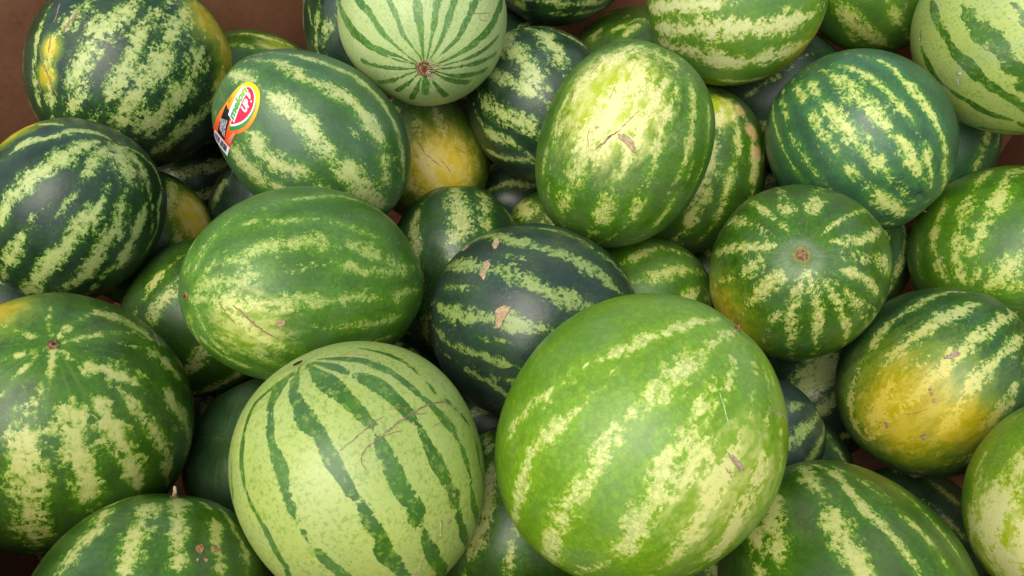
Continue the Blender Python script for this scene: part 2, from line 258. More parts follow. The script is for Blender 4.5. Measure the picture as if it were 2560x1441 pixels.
 'pale_front': dict(p=[-0.1399,0.3106,0.4681],q=[0.8052,-0.1483,-0.3573,-0.4495],a=0.1139,k=1.080,v=[0.95,0.0,0.312],
  s=[([(5.8,0.955),(-37.1,0.939),(-60.2,0.882),(-59.6,0.767),(-57.9,0.599),(-54.6,0.403),(-49.3,0.214),(-49.8,-0.085),(-69.3,-0.487)],0.019),([(5.6,0.979),(-30.1,0.931),(-36.4,0.829),(-33.6,0.693),(-30.7,0.535),(-32.0,0.298),(-31.3,0.059),(-28.0,-0.282),(-37.7,-0.744)],0.032),([(0.0,0.976),(-15.1,0.868),(-12.0,0.734),(-8.3,0.553),(-7.8,0.358),(-7.1,0.183),(-6.3,-0.018),(-8.2,-0.261),(-6.8,-0.519),(-9.1,-0.898)],0.039),([(12.8,0.966),(10.7,0.871),(12.9,0.683),(14.8,0.478),(11.8,0.297),(10.6,0.128),(10.4,-0.079),(9.6,-0.3),(9.3,-0.556),(14.3,-0.893)],0.043),([(21.1,0.959),(29.6,0.793),(32.6,0.499),(32.5,0.287),(29.7,0.119),(29.1,-0.069),(30.0,-0.271),(29.1,-0.486),(38.9,-0.788)],0.038),([(32.3,0.963),(46.6,0.742),(44.7,0.467),(46.0,0.281),(47.0,0.093),(46.8,-0.073),(44.3,-0.266),(42.4,-0.461),(54.9,-0.742)],0.027),([(68.1,0.862),(62.7,0.656),(54.6,0.372),(60.6,0.116),(65.0,-0.075),(60.1,-0.31),(65.7,-0.571)],0.016),([(-73.4,0.623),(-73.4,0.437),(-84.3,0.215)],0.01)],
  sc=[('L',[(-3.3,0.455),(6.3,0.472),(15.1,0.485),(22.0,0.481)],0.0095,'b'),('L',[(2.3,0.352),(7.0,0.385),(14.3,0.392),(24.0,0.398),(32.3,0.388),(43.7,0.352),(59.5,0.237)],0.0136,'b'),('L',[(14.3,0.392),(19.3,0.373),(24.2,0.342)],0.0068,'b'),('L',[(32.3,0.388),(39.4,0.32)],0.0081,'b'),('L',[(2.1,0.278),(1.9,0.328),(3.6,0.369),(8.8,0.396)],0.0058,'b'),('L',[(36.8,0.232),(44.2,0.205),(51.0,0.156)],0.0058,'b'),('L',[(26.2,0.489),(30.4,0.461),(34.8,0.418)],0.0054,'b'),('L',[(28.6,0.388),(30.7,0.314)],0.0051,'b'),('L',[(43.7,0.352),(50.3,0.317),(63.6,0.127)],0.0061,'b'),('L',[(18.8,-0.31),(18.2,-0.362),(16.3,-0.423)],0.0088,'t'),('P',[(22.4,-0.363),(23.9,-0.387),(23.2,-0.407),(22.0,-0.392)],0.0,'t'),('P',[(29.4,-0.223),(31.0,-0.239),(30.4,-0.263),(29.1,-0.261)],0.0,'t'),('L',[(4.8,-0.479),(1.6,-0.54),(-3.3,-0.577)],0.0075,'t'),('L',[(47.6,0.909),(51.8,0.866),(53.8,0.799)],0.0051,'b')],
  sp=[]),
 'scabbed': dict(p=[0.0265,0.5374,0.3844],q=[0.1014,-0.6391,0.3138,-0.6949],a=0.1178,k=1.077,v=[0.99,0.0,0.139],
  s=[([(-62.9,-0.168),(-66.8,0.189),(-62.9,0.411),(-69.8,0.679),(-87.3,0.836)],0.039),([(-65.9,-0.816),(-58.6,-0.617),(-45.4,-0.261),(-42.3,0.053),(-41.3,0.419),(-42.4,0.608),(-44.7,0.736)],0.051),([(-37.4,-0.877),(-24.8,-0.527),(-22.7,-0.207),(-18.3,0.108),(-17.0,0.284),(-18.4,0.508)],0.06),([(8.3,-0.803),(7.1,-0.513),(3.9,-0.262),(2.7,-0.025),(2.5,0.201),(3.0,0.354)],0.054),([(27.2,-0.744),(27.7,-0.517),(24.0,-0.249),(24.8,0.055)],0.033),([(33.6,0.018),(34.3,0.123)],0.029),([(38.6,-0.435),(39.7,-0.115),(46.5,0.108)],0.026),([(-9.2,-0.775),(-10.3,-0.4)],0.013),([(-33.1,-0.332),(-32.0,-0.043)],0.015),([(-45.3,0.252),(-47.5,0.624)],0.015),([(16.0,-0.364),(12.6,0.026)],0.014)],
  sc=[('P',[(-28.6,-0.451),(-29.1,-0.41),(-26.8,-0.376),(-23.1,-0.373),(-21.3,-0.383),(-16.6,-0.377),(-16.0,-0.399),(-19.2,-0.447),(-21.4,-0.446),(-22.0,-0.411),(-24.7,-0.438)],0.0,'t'),('P',[(-4.1,-0.174),(-5.1,-0.132),(-5.0,-0.09),(-2.5,-0.09),(1.3,-0.108),(3.0,-0.124),(8.1,-0.133),(8.6,-0.161),(5.5,-0.189),(1.3,-0.198),(-0.6,-0.213),(-2.7,-0.198)],0.0,'t'),('P',[(-49.9,-0.445),(-49.5,-0.419),(-44.1,-0.388),(-38.6,-0.385),(-38.1,-0.413),(-42.1,-0.448),(-46.1,-0.445)],0.0,'t'),('P',[(-49.1,-0.756),(-54.0,-0.72),(-49.9,-0.689),(-46.1,-0.726)],0.0,'t'),('L',[(-12.9,-0.099),(-13.2,-0.059)],0.0101,'t')],
  sp=[]),
 'green_left': dict(p=[-0.2245,0.5302,0.4665],q=[0.8479,0.3249,-0.4062,-0.1027],a=0.1050,k=1.270,v=[0.899,0.0,0.437],
  s=[([(59.4,0.328),(57.4,0.07),(60.7,-0.164),(58.7,-0.488),(58.6,-0.663)],0.028),([(60.6,0.934),(62.5,0.8),(65.5,0.667)],0.015),([(52.9,0.692),(50.6,0.584),(41.5,0.415),(40.1,0.225)],0.026),([(27.2,0.796),(25.6,0.644),(27.0,0.514),(25.7,0.288),(21.0,0.153)],0.063),([(21.6,-0.025),(12.4,-0.33),(6.5,-0.56)],0.052),([(9.6,0.971),(11.8,0.885),(10.4,0.748),(9.6,0.633)],0.065),([(9.8,0.103),(4.9,-0.111),(3.6,-0.552)],0.043),([(-14.1,0.993),(-5.0,0.923),(-8.5,0.762),(-9.8,0.531),(-9.8,0.161)],0.066),([(-9.3,0.13),(-10.8,-0.195)],0.042),([(-11.8,-0.363),(-11.7,-0.719)],0.045),([(-9.6,0.894),(-23.2,0.759),(-32.4,0.679),(-40.9,0.41)],0.033),([(-24.7,0.119),(-26.3,-0.243),(-26.4,-0.469)],0.035),([(-78.0,0.931),(-73.1,0.806),(-66.5,0.607)],0.03),([(78.0,0.981),(94.8,0.924),(103.3,0.747)],0.015),([(-69.7,0.98),(-91.6,0.904)],0.011),([(37.4,0.971),(55.0,0.899),(60.8,0.742)],0.011),([(1.8,0.954),(7.8,0.843)],0.018),([(-20.8,0.97),(-55.8,0.907),(-64.1,0.786)],0.011),([(-39.9,0.979),(-101.5,0.899),(-103.5,0.757)],0.011),([(-64.2,0.986),(-118.8,0.9)],0.01),([(51.1,0.981),(76.9,0.939)],0.009),([(16.1,0.954),(35.6,0.851)],0.011),([(41.3,0.256),(34.0,-0.027),(24.1,-0.353)],0.019),([(-47.7,0.699),(-55.7,0.418),(-58.2,0.166)],0.027),([(-38.5,-0.087),(-41.2,-0.427)],0.024)],
  sc=[('P',[(-24.2,0.571),(-20.1,0.545),(-19.6,0.52),(-20.8,0.502),(-23.1,0.509),(-24.6,0.533)],0.0,'t'),('L',[(-11.2,0.803),(-24.3,0.692),(-28.9,0.635),(-33.2,0.544)],0.0216,'b'),('L',[(-10.8,0.868),(-24.0,0.815),(-27.6,0.779)],0.0108,'b'),('L',[(28.8,0.426),(27.2,0.343)],0.0065,'t'),('L',[(25.3,0.878),(29.6,0.807)],0.0052,'b')],
  sp=[((-26.0,0.725),0.346,'g')]),
 'left_dark': dict(p=[-0.5089,0.6257,0.4834],q=[0.6714,-0.3645,0.1268,-0.6327],a=0.0985,k=1.116,v=[0.832,0.0,0.554],
  s=[([(-96.1,0.374),(-102.3,0.505),(-90.9,0.866)],0.036),([(-110.5,0.998),(-75.5,0.917),(-64.3,0.785),(-69.3,0.652),(-64.8,0.484)],0.048),([(-38.3,0.972),(-35.2,0.873),(-32.2,0.802),(-33.6,0.679),(-35.5,0.501),(-35.8,0.268),(-30.6,0.016)],0.085),([(-10.8,0.972),(-8.3,0.914),(-5.4,0.803)],0.056),([(15.8,0.699),(12.7,0.578),(7.9,0.325),(5.7,0.057),(2.6,-0.305),(1.6,-0.655)],0.074),([(45.4,0.998),(29.3,0.948),(37.0,0.854)],0.093),([(30.2,0.724),(30.7,0.453),(26.3,0.262),(25.7,-0.036),(20.4,-0.286)],0.084),([(57.1,0.996),(69.8,0.919),(64.8,0.808)],0.054),([(56.1,0.713),(49.9,0.528),(45.9,0.358),(44.7,0.086),(38.1,-0.007)],0.054),([(96.0,0.99),(106.1,0.853),(91.6,0.742),(74.5,0.653),(73.1,0.426),(64.1,0.152)],0.026),([(-15.6,0.088),(-16.5,-0.326)],0.064)],
  sc=[],
  sp=[((-99.7,0.467),0.217,'y')]),
 'left_low': dict(p=[-0.4593,0.3794,0.4282],q=[0.822,-0.1327,0.1215,-0.5404],a=0.1259,k=1.125,v=[0.524,0.0,0.851],
  s=[([(-9.0,1.0),(-5.1,0.989),(-7.5,0.951)],0.025),([(-21.4,0.8),(-18.1,0.73),(-17.8,0.595),(-13.9,0.497),(-14.8,0.294),(-13.9,0.082)],0.094),([(2.3,0.892),(8.3,0.813),(6.8,0.695),(7.5,0.581),(7.8,0.387)],0.076),([(26.9,0.879),(27.0,0.823),(28.1,0.678),(28.7,0.485),(28.9,0.304)],0.067),([(46.6,0.803),(45.3,0.681),(44.6,0.532),(46.5,0.377),(42.5,0.146)],0.048),([(91.9,0.779),(86.5,0.698),(83.1,0.548)],0.044),([(66.5,0.671),(63.8,0.508),(64.3,0.346),(61.4,0.155),(56.3,0.095)],0.048),([(137.6,0.905),(119.7,0.805),(102.5,0.724)],0.05),([(-69.5,0.999),(-48.8,0.975),(-49.1,0.935)],0.017),([(44.7,0.967),(55.4,0.891),(58.5,0.809)],0.041),([(26.6,0.999),(33.6,0.963),(36.7,0.899)],0.013),([(94.5,0.999),(101.6,0.967),(105.5,0.836)],0.012),([(-123.8,0.999),(-126.4,0.978),(-130.1,0.912)],0.013),([(-72.9,0.999),(-71.9,0.977),(-76.5,0.943)],0.011),([(145.6,0.999),(141.2,0.978),(137.5,0.895)],0.01),([(-171.8,0.999),(-175.8,0.975),(179.5,0.926)],0.013)],
  sc=[('L',[(124.0,0.512),(109.1,0.651),(97.5,0.688)],0.0098,'b'),('L',[(81.1,0.798),(85.3,0.763)],0.0045,'t')],
  sp=[((-140.9,0.814),0.227,'y')]),
 'bottom_left': dict(p=[-0.3188,0.1924,0.4102],q=[0.6933,-0.4581,-0.2657,-0.4888],a=0.1043,k=1.085,v=[0.977,0.0,0.212],
  s=[([(-89.2,0.606),(-87.1,0.456),(-85.7,0.337)],0.025),([(-99.5,0.939),(-81.9,0.861)],0.031),([(-70.7,0.84),(-53.1,0.745),(-52.5,0.627),(-53.5,0.449)],0.061),([(-29.4,0.935),(-21.0,0.791),(-19.3,0.666),(-17.3,0.501)],0.076),([(12.3,0.985),(6.7,0.846),(6.3,0.678),(7.3,0.511)],0.058),([(38.9,0.846),(31.6,0.674),(30.6,0.501)],0.043),([(51.0,0.956),(46.2,0.899)],0.021),([(68.0,0.908),(52.4,0.75),(52.6,0.612),(47.4,0.462)],0.034)],
  sc=[('P',[(17.0,0.67),(21.8,0.682),(22.1,0.647),(19.4,0.614),(17.0,0.636)],0.0,'o'),('P',[(27.1,0.663),(29.5,0.666),(32.9,0.637),(28.6,0.628)],0.0,'o'),('P',[(16.5,0.585),(18.1,0.593),(17.6,0.559)],0.0,'t'),('P',[(20.7,0.592),(23.7,0.583),(22.0,0.562)],0.0,'o'),('L',[(23.9,0.518),(27.3,0.546)],0.0081,'t')],
  sp=[]),
 'under_mid': dict(p=[-0.0767,0.7044,0.2799],q=[0.6852,-0.2585,-0.255,-0.6314],a=0.1000,k=1.205,v=[0.99,0.0,0.139],
  s=[([(-47.4,0.733),(-45.8,0.582),(-37.8,0.433),(-32.0,0.284)],0.064),([(1.6,0.956),(0.3,0.845),(6.0,0.694),(2.5,0.546),(-3.9,0.399)],0.117),([(57.7,0.906),(33.9,0.719),(27.8,0.544)],0.075),([(73.8,0.733),(71.8,0.583)],0.039),([(-28.4,-0.355),(-40.8,-0.73)],0.054)],
  sc=[('P',[(-33.5,0.385),(-31.0,0.403),(-30.4,0.352),(-32.6,0.343)],0.0,'t')],
  sp=[]),
 'lime_under': dict(p=[0.178,0.6448,0.2702],q=[0.2956,-0.5768,0.124,-0.7513],a=0.0950,k=1.094,v=[1.0,0.0,-0.003],
  s=[([(-40.2,0.041),(-50.6,0.41)],0.055),([(-20.3,0.178),(-24.5,0.657)],0.076),([(1.8,0.677),(7.2,0.47)],0.065)],
  sc=[],
  sp=[]),
 'orange_low': dict(p=[-0.5124,0.7283,0.3169],q=[0.7929,-0.2877,-0.2553,-0.4726],a=0.0900,k=1.095,v=[1.0,0.0,0.003],
  s=[([(53.4,0.787),(24.4,0.393)],0.054)],
  sc=[],
  sp=[((48.3,0.246),0.38,'o')]),
 'green_low': dict(p=[-0.3849,0.5756,0.3431],q=[0.5666,-0.6038,-0.0768,-0.5555],a=0.0950,k=1.095,v=[1.0,0.0,-0.011],
  s=[([(-31.5,-0.034),(-30.7,-0.377)],0.082),([(-48.4,0.097),(-47.2,-0.178)],0.054)],
  sc=[],
  sp=[]),
 'green_low2': dict(p=[-0.4043,0.5668,0.1468],q=[0.5914,-0.5597,-0.1594,-0.5583],a=0.1000,k=1.094,v=[1.0,0.0,0.017],
  s=[([(-84.5,0.35),(-65.9,0.235)],0.096),([(-16.8,0.012),(-13.6,-0.267)],0.074),([(-13.0,0.264),(-11.2,0.195)],0.048)],
  sc=[],
  sp=[]),
 'blue_low': dict(p=[-0.2817,0.4097,0.2791],q=[0.9658,0.139,-0.1003,-0.1946],a=0.1000,k=1.098,v=[0.544,0.0,0.839],
  s=[([(-153.7,0.839),(-120.4,0.822)],0.017)],
  sc=[],
  sp=[]),
 'low_front': dict(p=[0.0032,0.3315,0.2793],q=[0.5126,-0.4849,-0.3039,-0.6401],a=0.1000,k=1.151,v=[1.0,0.0,0.002],
  s=[([(-28.3,0.432),(-16.7,-0.007),(-23.2,-0.411)],0.066),([(1.3,-0.148),(4.6,-0.389)],0.048),([(-80.6,0.752),(-36.1,0.557)],0.045)],
  sc=[],
  sp=[]),
 'banded_back': dict(p=[0.072,1.112,0.5335],q=[0.3979,-0.5601,0.3185,-0.6531],a=0.1050,k=1.098,v=[1.0,0.0,-0.001],
  s=[([(37.8,-0.251),(41.7,-0.064),(45.8,0.208),(55.0,0.474)],0.055),([(49.9,-0.292),(54.5,-0.062),(58.5,0.196),(73.2,0.518)],0.028)],
  sc=[],
  sp=[]),
 'green_back': dict(p=[0.1946,1.0696,0.3328],q=[0.451,-0.4749,0.1232,-0.7456],a=0.1100,k=1.145,v=[1.0,0.0,-0.002],
  s=[([(-52.3,-0.125),(-53.8,0.032)],0.043),([(-44.3,0.124),(-43.7,0.3)],0.042),([(-74.7,0.007),(-73.4,0.245)],0.029),([(-34.2,0.196),(-38.6,0.454)],0.033)],
  sc=[],
  sp=[]),
 'gap_back': dict(p=[-0.0316,1.1031,0.3571],q=[0.4797,-0.5299,0.1518,-0.6827],a=0.0900,k=1.097,v=[1.0,0.0,0.002],
  s=[([(-11.0,0.506),(-13.8,0.797)],0.035)],
  sc=[],
  sp=[]),
 'navy_gap': dict(p=[0.4151,1.011,0.3429],q=[0.42,-0.4092,0.0886,-0.8052],a=0.1050,k=1.095,v=[1.0,0.0,0.007],
  s=[([(-14.5,-0.311),(-11.5,-0.029),(-10.5,0.48)],0.028)],
  sc=[],
  sp=[]),
 'gap_mid1': dict(p=[0.0786,0.8003,0.217],q=[0.0705,-0.6876,0.4219,-0.5867],a=0.0900,k=1.097,v=[1.0,0.0,-0.023],
  s=[([(-58.4,-0.962),(-18.8,-0.665)],0.121)],
  sc=[],
  sp=[]),
 'gap_mid2': dict(p=[0.0011,0.9549,0.1539],q=[0.3207,-0.6258,0.2085,-0.6798],a=0.0900,k=1.096,v=[1.0,0.0,0.011],
  s=[],
  sc=[],
  sp=[]),
 'gap_left': dict(p=[-0.3615,0.8325,0.2707],q=[0.6222,-0.5115,-0.0805,-0.5872],a=0.0950,k=1.096,v=[1.0,0.0,-0.019],
  s=[([(-64.1,-0.249),(-57.1,-0.084)],0.091)],
  sc=[],
  sp=[]),
 'fill_a': dict(p=[-0.533,0.9477,0.2198],q=[0.4325,-0.7071,0.1391,-0.5419],a=0.0850,k=1.098,v=[1.0,0.0,0.0],
  s=[],
  sc=[],
  sp=[]),
 'fill_b': dict(p=[-0.1818,0.5901,0.1553],q=[0.0564,0.7557,-0.3727,0.5355],a=0.0850,k=1.096,v=[1.0,0.0,0.01],
  s=[],
  sc=[],
  sp=[]),
 'fill_d': dict(p=[-0.6397,0.5964,0.3305],q=[0.4852,-0.7258,0.0272,-0.4869],a=0.0850,k=1.092,v=[1.0,0.0,0.017],
  s=[],
  sc=[],
  sp=[]),
 'fill_e': dict(p=[-0.0298,0.514,0.1916],q=[0.2962,-0.6547,0.0485,-0.6937],a=0.0800,k=1.096,v=[1.0,0.0,-0.006],
  s=[],
  sc=[],
  sp=[]),
 'fill_f': dict(p=[0.3174,0.8082,0.1314],q=[0.1066,0.6122,-0.5975,0.5068],a=0.0850,k=1.097,v=[1.0,0.0,-0.022],
  s=[],
  sc=[],
  sp=[]),
 'fill_g': dict(p=[0.4513,0.9514,0.1605],q=[0.3997,-0.422,0.0188,-0.8135],a=0.0850,k=1.097,v=[1.0,0.0,0.015],
  s=[],
  sc=[],
  sp=[]),
 'fill_c': dict(p=[0.2219,0.2941,0.1696],q=[0.3037,0.5485,-0.5585,0.5432],a=0.0850,k=1.091,v=[1.0,0.0,0.001],
  s=[],
  sc=[],
  sp=[]),
 'gap_right': dict(p=[0.4974,0.7653,0.23],q=[0.428,-0.3493,-0.1488,-0.8201],a=0.1000,k=1.094,v=[1.0,0.0,0.008],
  s=[],
  sc=[],
  sp=[]),
}
STICKER=dict(P0=[0.0723,0.02131,-0.08747],e1=[0.6061,0.0747,0.7919],e2=[0.2234,-0.9715,-0.0793],n=[0.7634,0.225,-0.6055],
 outline=[(-46.1,-51.1),(-38.3,-34.0),(-30.2,-16.4),(-25.1,-1.4),(-22.3,12.9),(-19.7,23.2),(-14.8,30.5),(-8.4,33.8),(0.7,34.4),(8.9,31.4),(14.5,26.1),(19.6,17.2),(22.6,5.5),(21.3,-7.0),(16.1,-16.8),(9.4,-23.7),(6.6,-25.3),(4.0,-36.0),(1.2,-45.6),(-5.4,-59.4),(-24.6,-57.5),(-43.6,-54.4),(-44.3,-53.3)],
 white=[(-10.5,27.1),(-5.4,29.3),(0.9,29.0),(7.1,25.8),(12.0,20.2),(15.3,12.7),(15.6,5.3),(13.8,-3.1),(9.2,-10.9),(3.1,-16.9),(-4.3,-22.0),(-6.7,-18.3),(-5.2,3.7)],
 red=[(-9.5,26.8),(-5.1,28.5),(0.1,28.1),(5.9,25.0),(10.8,19.3),(13.6,12.5),(13.8,5.4),(11.9,-2.5),(7.3,-9.8),(1.6,-15.2),(-4.8,-19.4),(-5.3,-17.1),(-4.4,5.8)],
 green=[(-4.8,-22.5),(3.2,-17.1),(9.3,-11.1),(13.9,-3.3),(15.7,5.1),(15.4,12.5),(12.7,19.7),(13.6,20.3),(17.2,12.2),(17.6,4.0),(16.3,-5.2),(13.7,-11.7),(8.4,-18.6),(2.3,-23.0),(-4.0,-26.5)],
 black=[(-24.0,-4.3),(-18.6,-7.1),(-14.5,-7.6),(-9.5,-12.1),(-8.6,-19.7),(-8.9,-30.4),(-10.8,-42.5),(-19.2,-41.8),(-28.2,-41.6),(-24.5,-22.5),(-23.9,-11.6)],
 mback=[(-13.8,-12.1),(-15.1,25.6),(-3.5,25.0),(-0.1,-14.7)],
 mbase=[(-2.0,-13.6),(-3.9,23.8)],
 mtop=[(-12.3,-10.7),(-13.5,24.7)],
 ubase=[(9.7,2.9),(9.2,15.8)],
 utop=[(-0.3,3.9),(-0.7,16.6)],
 exc=[(-3.1,23.9),(0.7,23.6),(4.0,21.2),(5.5,18.6),(3.9,18.5),(1.3,19.5),(-2.3,19.6)],
 excdot=[(6.9,18.8),(9.2,18.3),(9.1,16.4),(6.8,16.9)],
 barcode=[(-43.7,-54.3),(-35.3,-42.0),(1.2,-45.6),(-5.4,-59.4)],
 tbase=[(-19.9,-35.8),(-21.5,-21.9)],
 tbase2=[(-10.3,-38.8),(-11.2,-18.7)],
 jbase=[(-19.8,-1.5),(-17.9,7.1)],
 jtop=[(-23.6,-1.4),(-21.8,6.7)],
 rtxt=[(-5.1,-41.1),(4.1,-24.7)],
 rtxt2=[(0.8,-41.8),(5.7,-25.8)],
 ring1=[(-9.4,30.5),(-0.4,32.3),(7.5,29.6),(13.1,24.3),(17.6,15.9),(19.8,6.2),(18.6,-3.8)],
)


# ------------------------------------------------------------------ who is who
# palette: (kind, dark rind, second dark, edge green, pale stripe)
PAL = {
 'navy':   ('D', '#27392e', '#34493b', '#4c6f1c', '#93a75c', '#335a22'),
 'band':   ('D', '#527d26', '#608b2c', '#94aa26', '#d2d592', '#6c9222'),
 'dark':   ('D', '#1c3320', '#274426', '#5a8618', '#bcc678', '#336118'),
 'deep':   ('D', '#2a4b22', '#375c26', '#68921a', '#c2c97c', '#41741c'),
 'soft':   ('D', '#3d6232', '#497038', '#769a26', '#c4ca82', '#4f8028'),
 'blue':   ('D', '#345a38', '#406a42', '#7ba320', '#cfd47e', '#478232'),
 'mid':    ('D', '#355815', '#426a18', '#789c10', '#c9cb78', '#4d8010'),
 'green':  ('D', '#426e18', '#527f1a', '#84a812', '#c8ce74', '#5d9214'),
 'oval':   ('D', '#45701e', '#52801f', '#7ca31a', '#b6c56a', '#62961a'),
 'bright': ('D', '#6a991f', '#7ba720', '#9cba26', '#d4dd84', '#84ae1e'),
 'lime':   ('D', '#669618', '#86aa1c', '#aec41e', '#e0df84', '#92b21a'),
 'pale':   ('P', '#3f6a1e', '#4f7c24', '#80a034', '#b0c064', ''),
 'palest': ('P', '#47742c', '#568634', '#88a94c', '#b8c882', ''),
}
# name: (palette, stem style, label)
WHO = {
 'corner': ('dark', '', 'large dark watermelon with yellowing right shoulder in the cardboard corner at upper left'),
 'behind_corner': ('mid', '', 'mostly hidden dark watermelon against the brown wall, just above the stickered one'),
 'sticker': ('soft', '', 'deep green striped watermelon wearing the red and yellow fruit sticker'),
 'dark_back': ('dark', '', 'dark watermelon behind the pale one with the dried stem, at its left'),
 'stem_top': ('palest', 'fibre', 'pale watermelon with thin dark stripes and a frayed brown stem scar facing out'),
 'yellow_low': ('deep', 'dot', 'watermelon showing a bright yellow scratched ground spot, right of the stickered one'),
 'dark_mid': ('dark', '', 'dark blue-green mottled watermelon between the pale frayed-stem one and the yellow-patched one'),
 'yellow_green': ('green', '', 'oval watermelon with a big cream yellow patch and tan scar, upper centre'),
 'stem_cream': ('mid', 'slot', 'watermelon with cream orange-tinted shoulder tucked behind the oval yellow-patched one'),
 'banded_top': ('band', '', 'watermelon with horizontal cream bands at the top edge, right of centre'),
 'green_top': ('green', '', 'shadowed green watermelon at the top edge between the banded and the lime one'),
 'lime_right': ('pale', '', 'pale lime watermelon with few dark stripes at the upper right corner'),
 'bluegreen': ('blue', 'tip', 'large blue-green watermelon with slanting stripes and a small dimple near its lower end'),
 'dark_small_right': ('blue', '', 'dark watermelon under the lime one, beside bare brown cardboard at right'),
 'green_right': ('green', '', 'green watermelon cut by the right edge with stripes meeting at its lower side'),
 'stem_face': ('mid', 'ring', 'round watermelon with its tan stem scar facing out and a yellow lower left side'),
 'yellow_belly': ('deep', 'tip', 'watermelon with a huge yellow ground spot near the right edge'),
 'corner_br': ('lime', '', 'pale yellow-green watermelon cut off by the lower right corner'),
 'stripe_br': ('mid', '', 'dark green watermelon with clear cream stripes at the bottom edge, right side'),
 'grey_br': ('blue', '', 'greyish watermelon sitting low behind the striped one at bottom right'),
 'gap_r1': ('navy', '', 'small dark watermelon peeping out right of the biggest bright green one'),
 'gap_r2': ('deep', '', 'shadowed watermelon sliver beside bare cardboard, under the yellow-spotted one'),
 'cream_blot': ('dark', '', 'shadowed watermelon with a broad cream blotch below the round stem-facing one'),
 'big_green': ('bright', 'tip', 'biggest watermelon, bright green with faint pale patches, front centre right'),
 'pale_front': ('pale', 'slot', 'large pale watermelon with dark lacy stripes and brown root-like scratches, front'),
 'scabbed': ('navy', '', 'dark watermelon with four tan scabs in the middle of the heap'),
 'green_left': ('oval', 'small', 'oval green watermelon lying sideways with its stem end at the left'),
 'left_dark': ('dark', 'star', 'very dark striped watermelon at the left edge with stripes meeting near its top'),
 'left_low': ('mid', 'small', 'watermelon with broad cream blotches and a small brown navel at lower left edge'),
 'bottom_left': ('mid', 'nub', 'striped watermelon with a tiny stem nub on top at the bottom left edge'),
 'under_mid': ('deep', '', 'dark striped watermelon standing upright in the gap below the yellow-spotted one'),
 'lime_under': ('green', '', 'shaded bright green watermelon below the oval yellow-patched one'),
 'orange_low': ('deep', '', 'buried watermelon with an orange ground spot beside the very dark left one'),
 'green_low': ('mid', '', 'shadowed green watermelon buried left of the sideways oval one'),
 'green_low2': ('dark', '', 'deeply shadowed watermelon under the sideways oval one, above the nearly stripeless one'),
 'blue_low': ('deep', '', 'nearly stripeless dull green watermelon tucked left of the large pale front one'),
 'low_front': ('mid', '', 'shaded striped watermelon wedged low between the two biggest front melons'),
 'banded_back': ('dark', '', 'dark watermelon with a cream band cut by the top edge, at centre'),
 'green_back': ('mid', '', 'green watermelon with slanting pale flecks behind the oval yellow-patched one'),
 'gap_back': ('dark', '', 'dark green sliver of watermelon right of the pale frayed-stem one'),
 'navy_gap': ('dark', '', 'very dark watermelon in shade under the banded one'),
 'gap_mid1': ('mid', '', 'shadowed watermelon with a yellow-green band left of the oval patched one, low down'),
 'gap_mid2': ('dark', '', 'almost black watermelon deep in the gap at the upper centre'),
 'gap_left': ('dark', '', 'almost black watermelon deep in the gap left under the stickered one'),
 'fill_a': ('dark', '', 'scarcely visible black-green watermelon low between the corner one and the stickered one'),
 'fill_b': ('dark', '', 'scarcely visible watermelon deep between the sideways oval and the scabbed one'),
 'fill_d': ('dark', '', 'scarcely visible watermelon at the left edge between the very dark one and the blotched one'),
 'fill_e': ('dark', '', 'scarcely visible watermelon in the gap under the scabbed one'),
 'fill_f': ('deep', '', 'scarcely visible watermelon in the gap left of the round stem-facing one'),
 'fill_g': ('dark', '', 'scarcely visible watermelon deep between the cream-shouldered and the blue-green one'),
 'fill_c': ('deep', '', 'scarcely visible watermelon under the biggest bright green one at the bottom edge'),
 'gap_right': ('deep', '', 'dark watermelon deep in the gap right of the stem-facing one'),
}
SPOTC = {  # (where rind was dark, where it was pale)
 'y': ('#c4ae02', '#dcc844'), 'o': ('#fad82c', '#fbe384'), 'l': ('#b2c418', '#e6e294'), 't': ('#c49a5c', '#d8b884'),
 'g': ('#86a324', '#d2d47c'), 'v': ('#6f9024', '#c6c454'),
}

NET = ('big_green', 'green_left', 'stem_face', 'yellow_green', 'under_mid')
# raggedness of the stripes and how much of them is missing
RAG = {'pale_front': (1.1, -.05), 'lime_right': (.85, -.02), 'stem_top': (.6, -0.02), 'big_green': (1.2, 0.0), 'green_left': (1.2, 0.07),
       'scabbed': (1.2, -0.04), 'left_low': (1.1, 0.03), 'blue_low': (1, .05), 'yellow_belly': (1.1, 0.06), 'stem_face': (1.1, .0), 'left_dark': (1.1, -.02),
       'corner': (.9, .05), 'dark_mid': (1.2, 0), 'yellow_green': (1.1, .08), 'bluegreen': (.95, .11), 'green_right': (1, .06), 'sticker': (1, .04)}

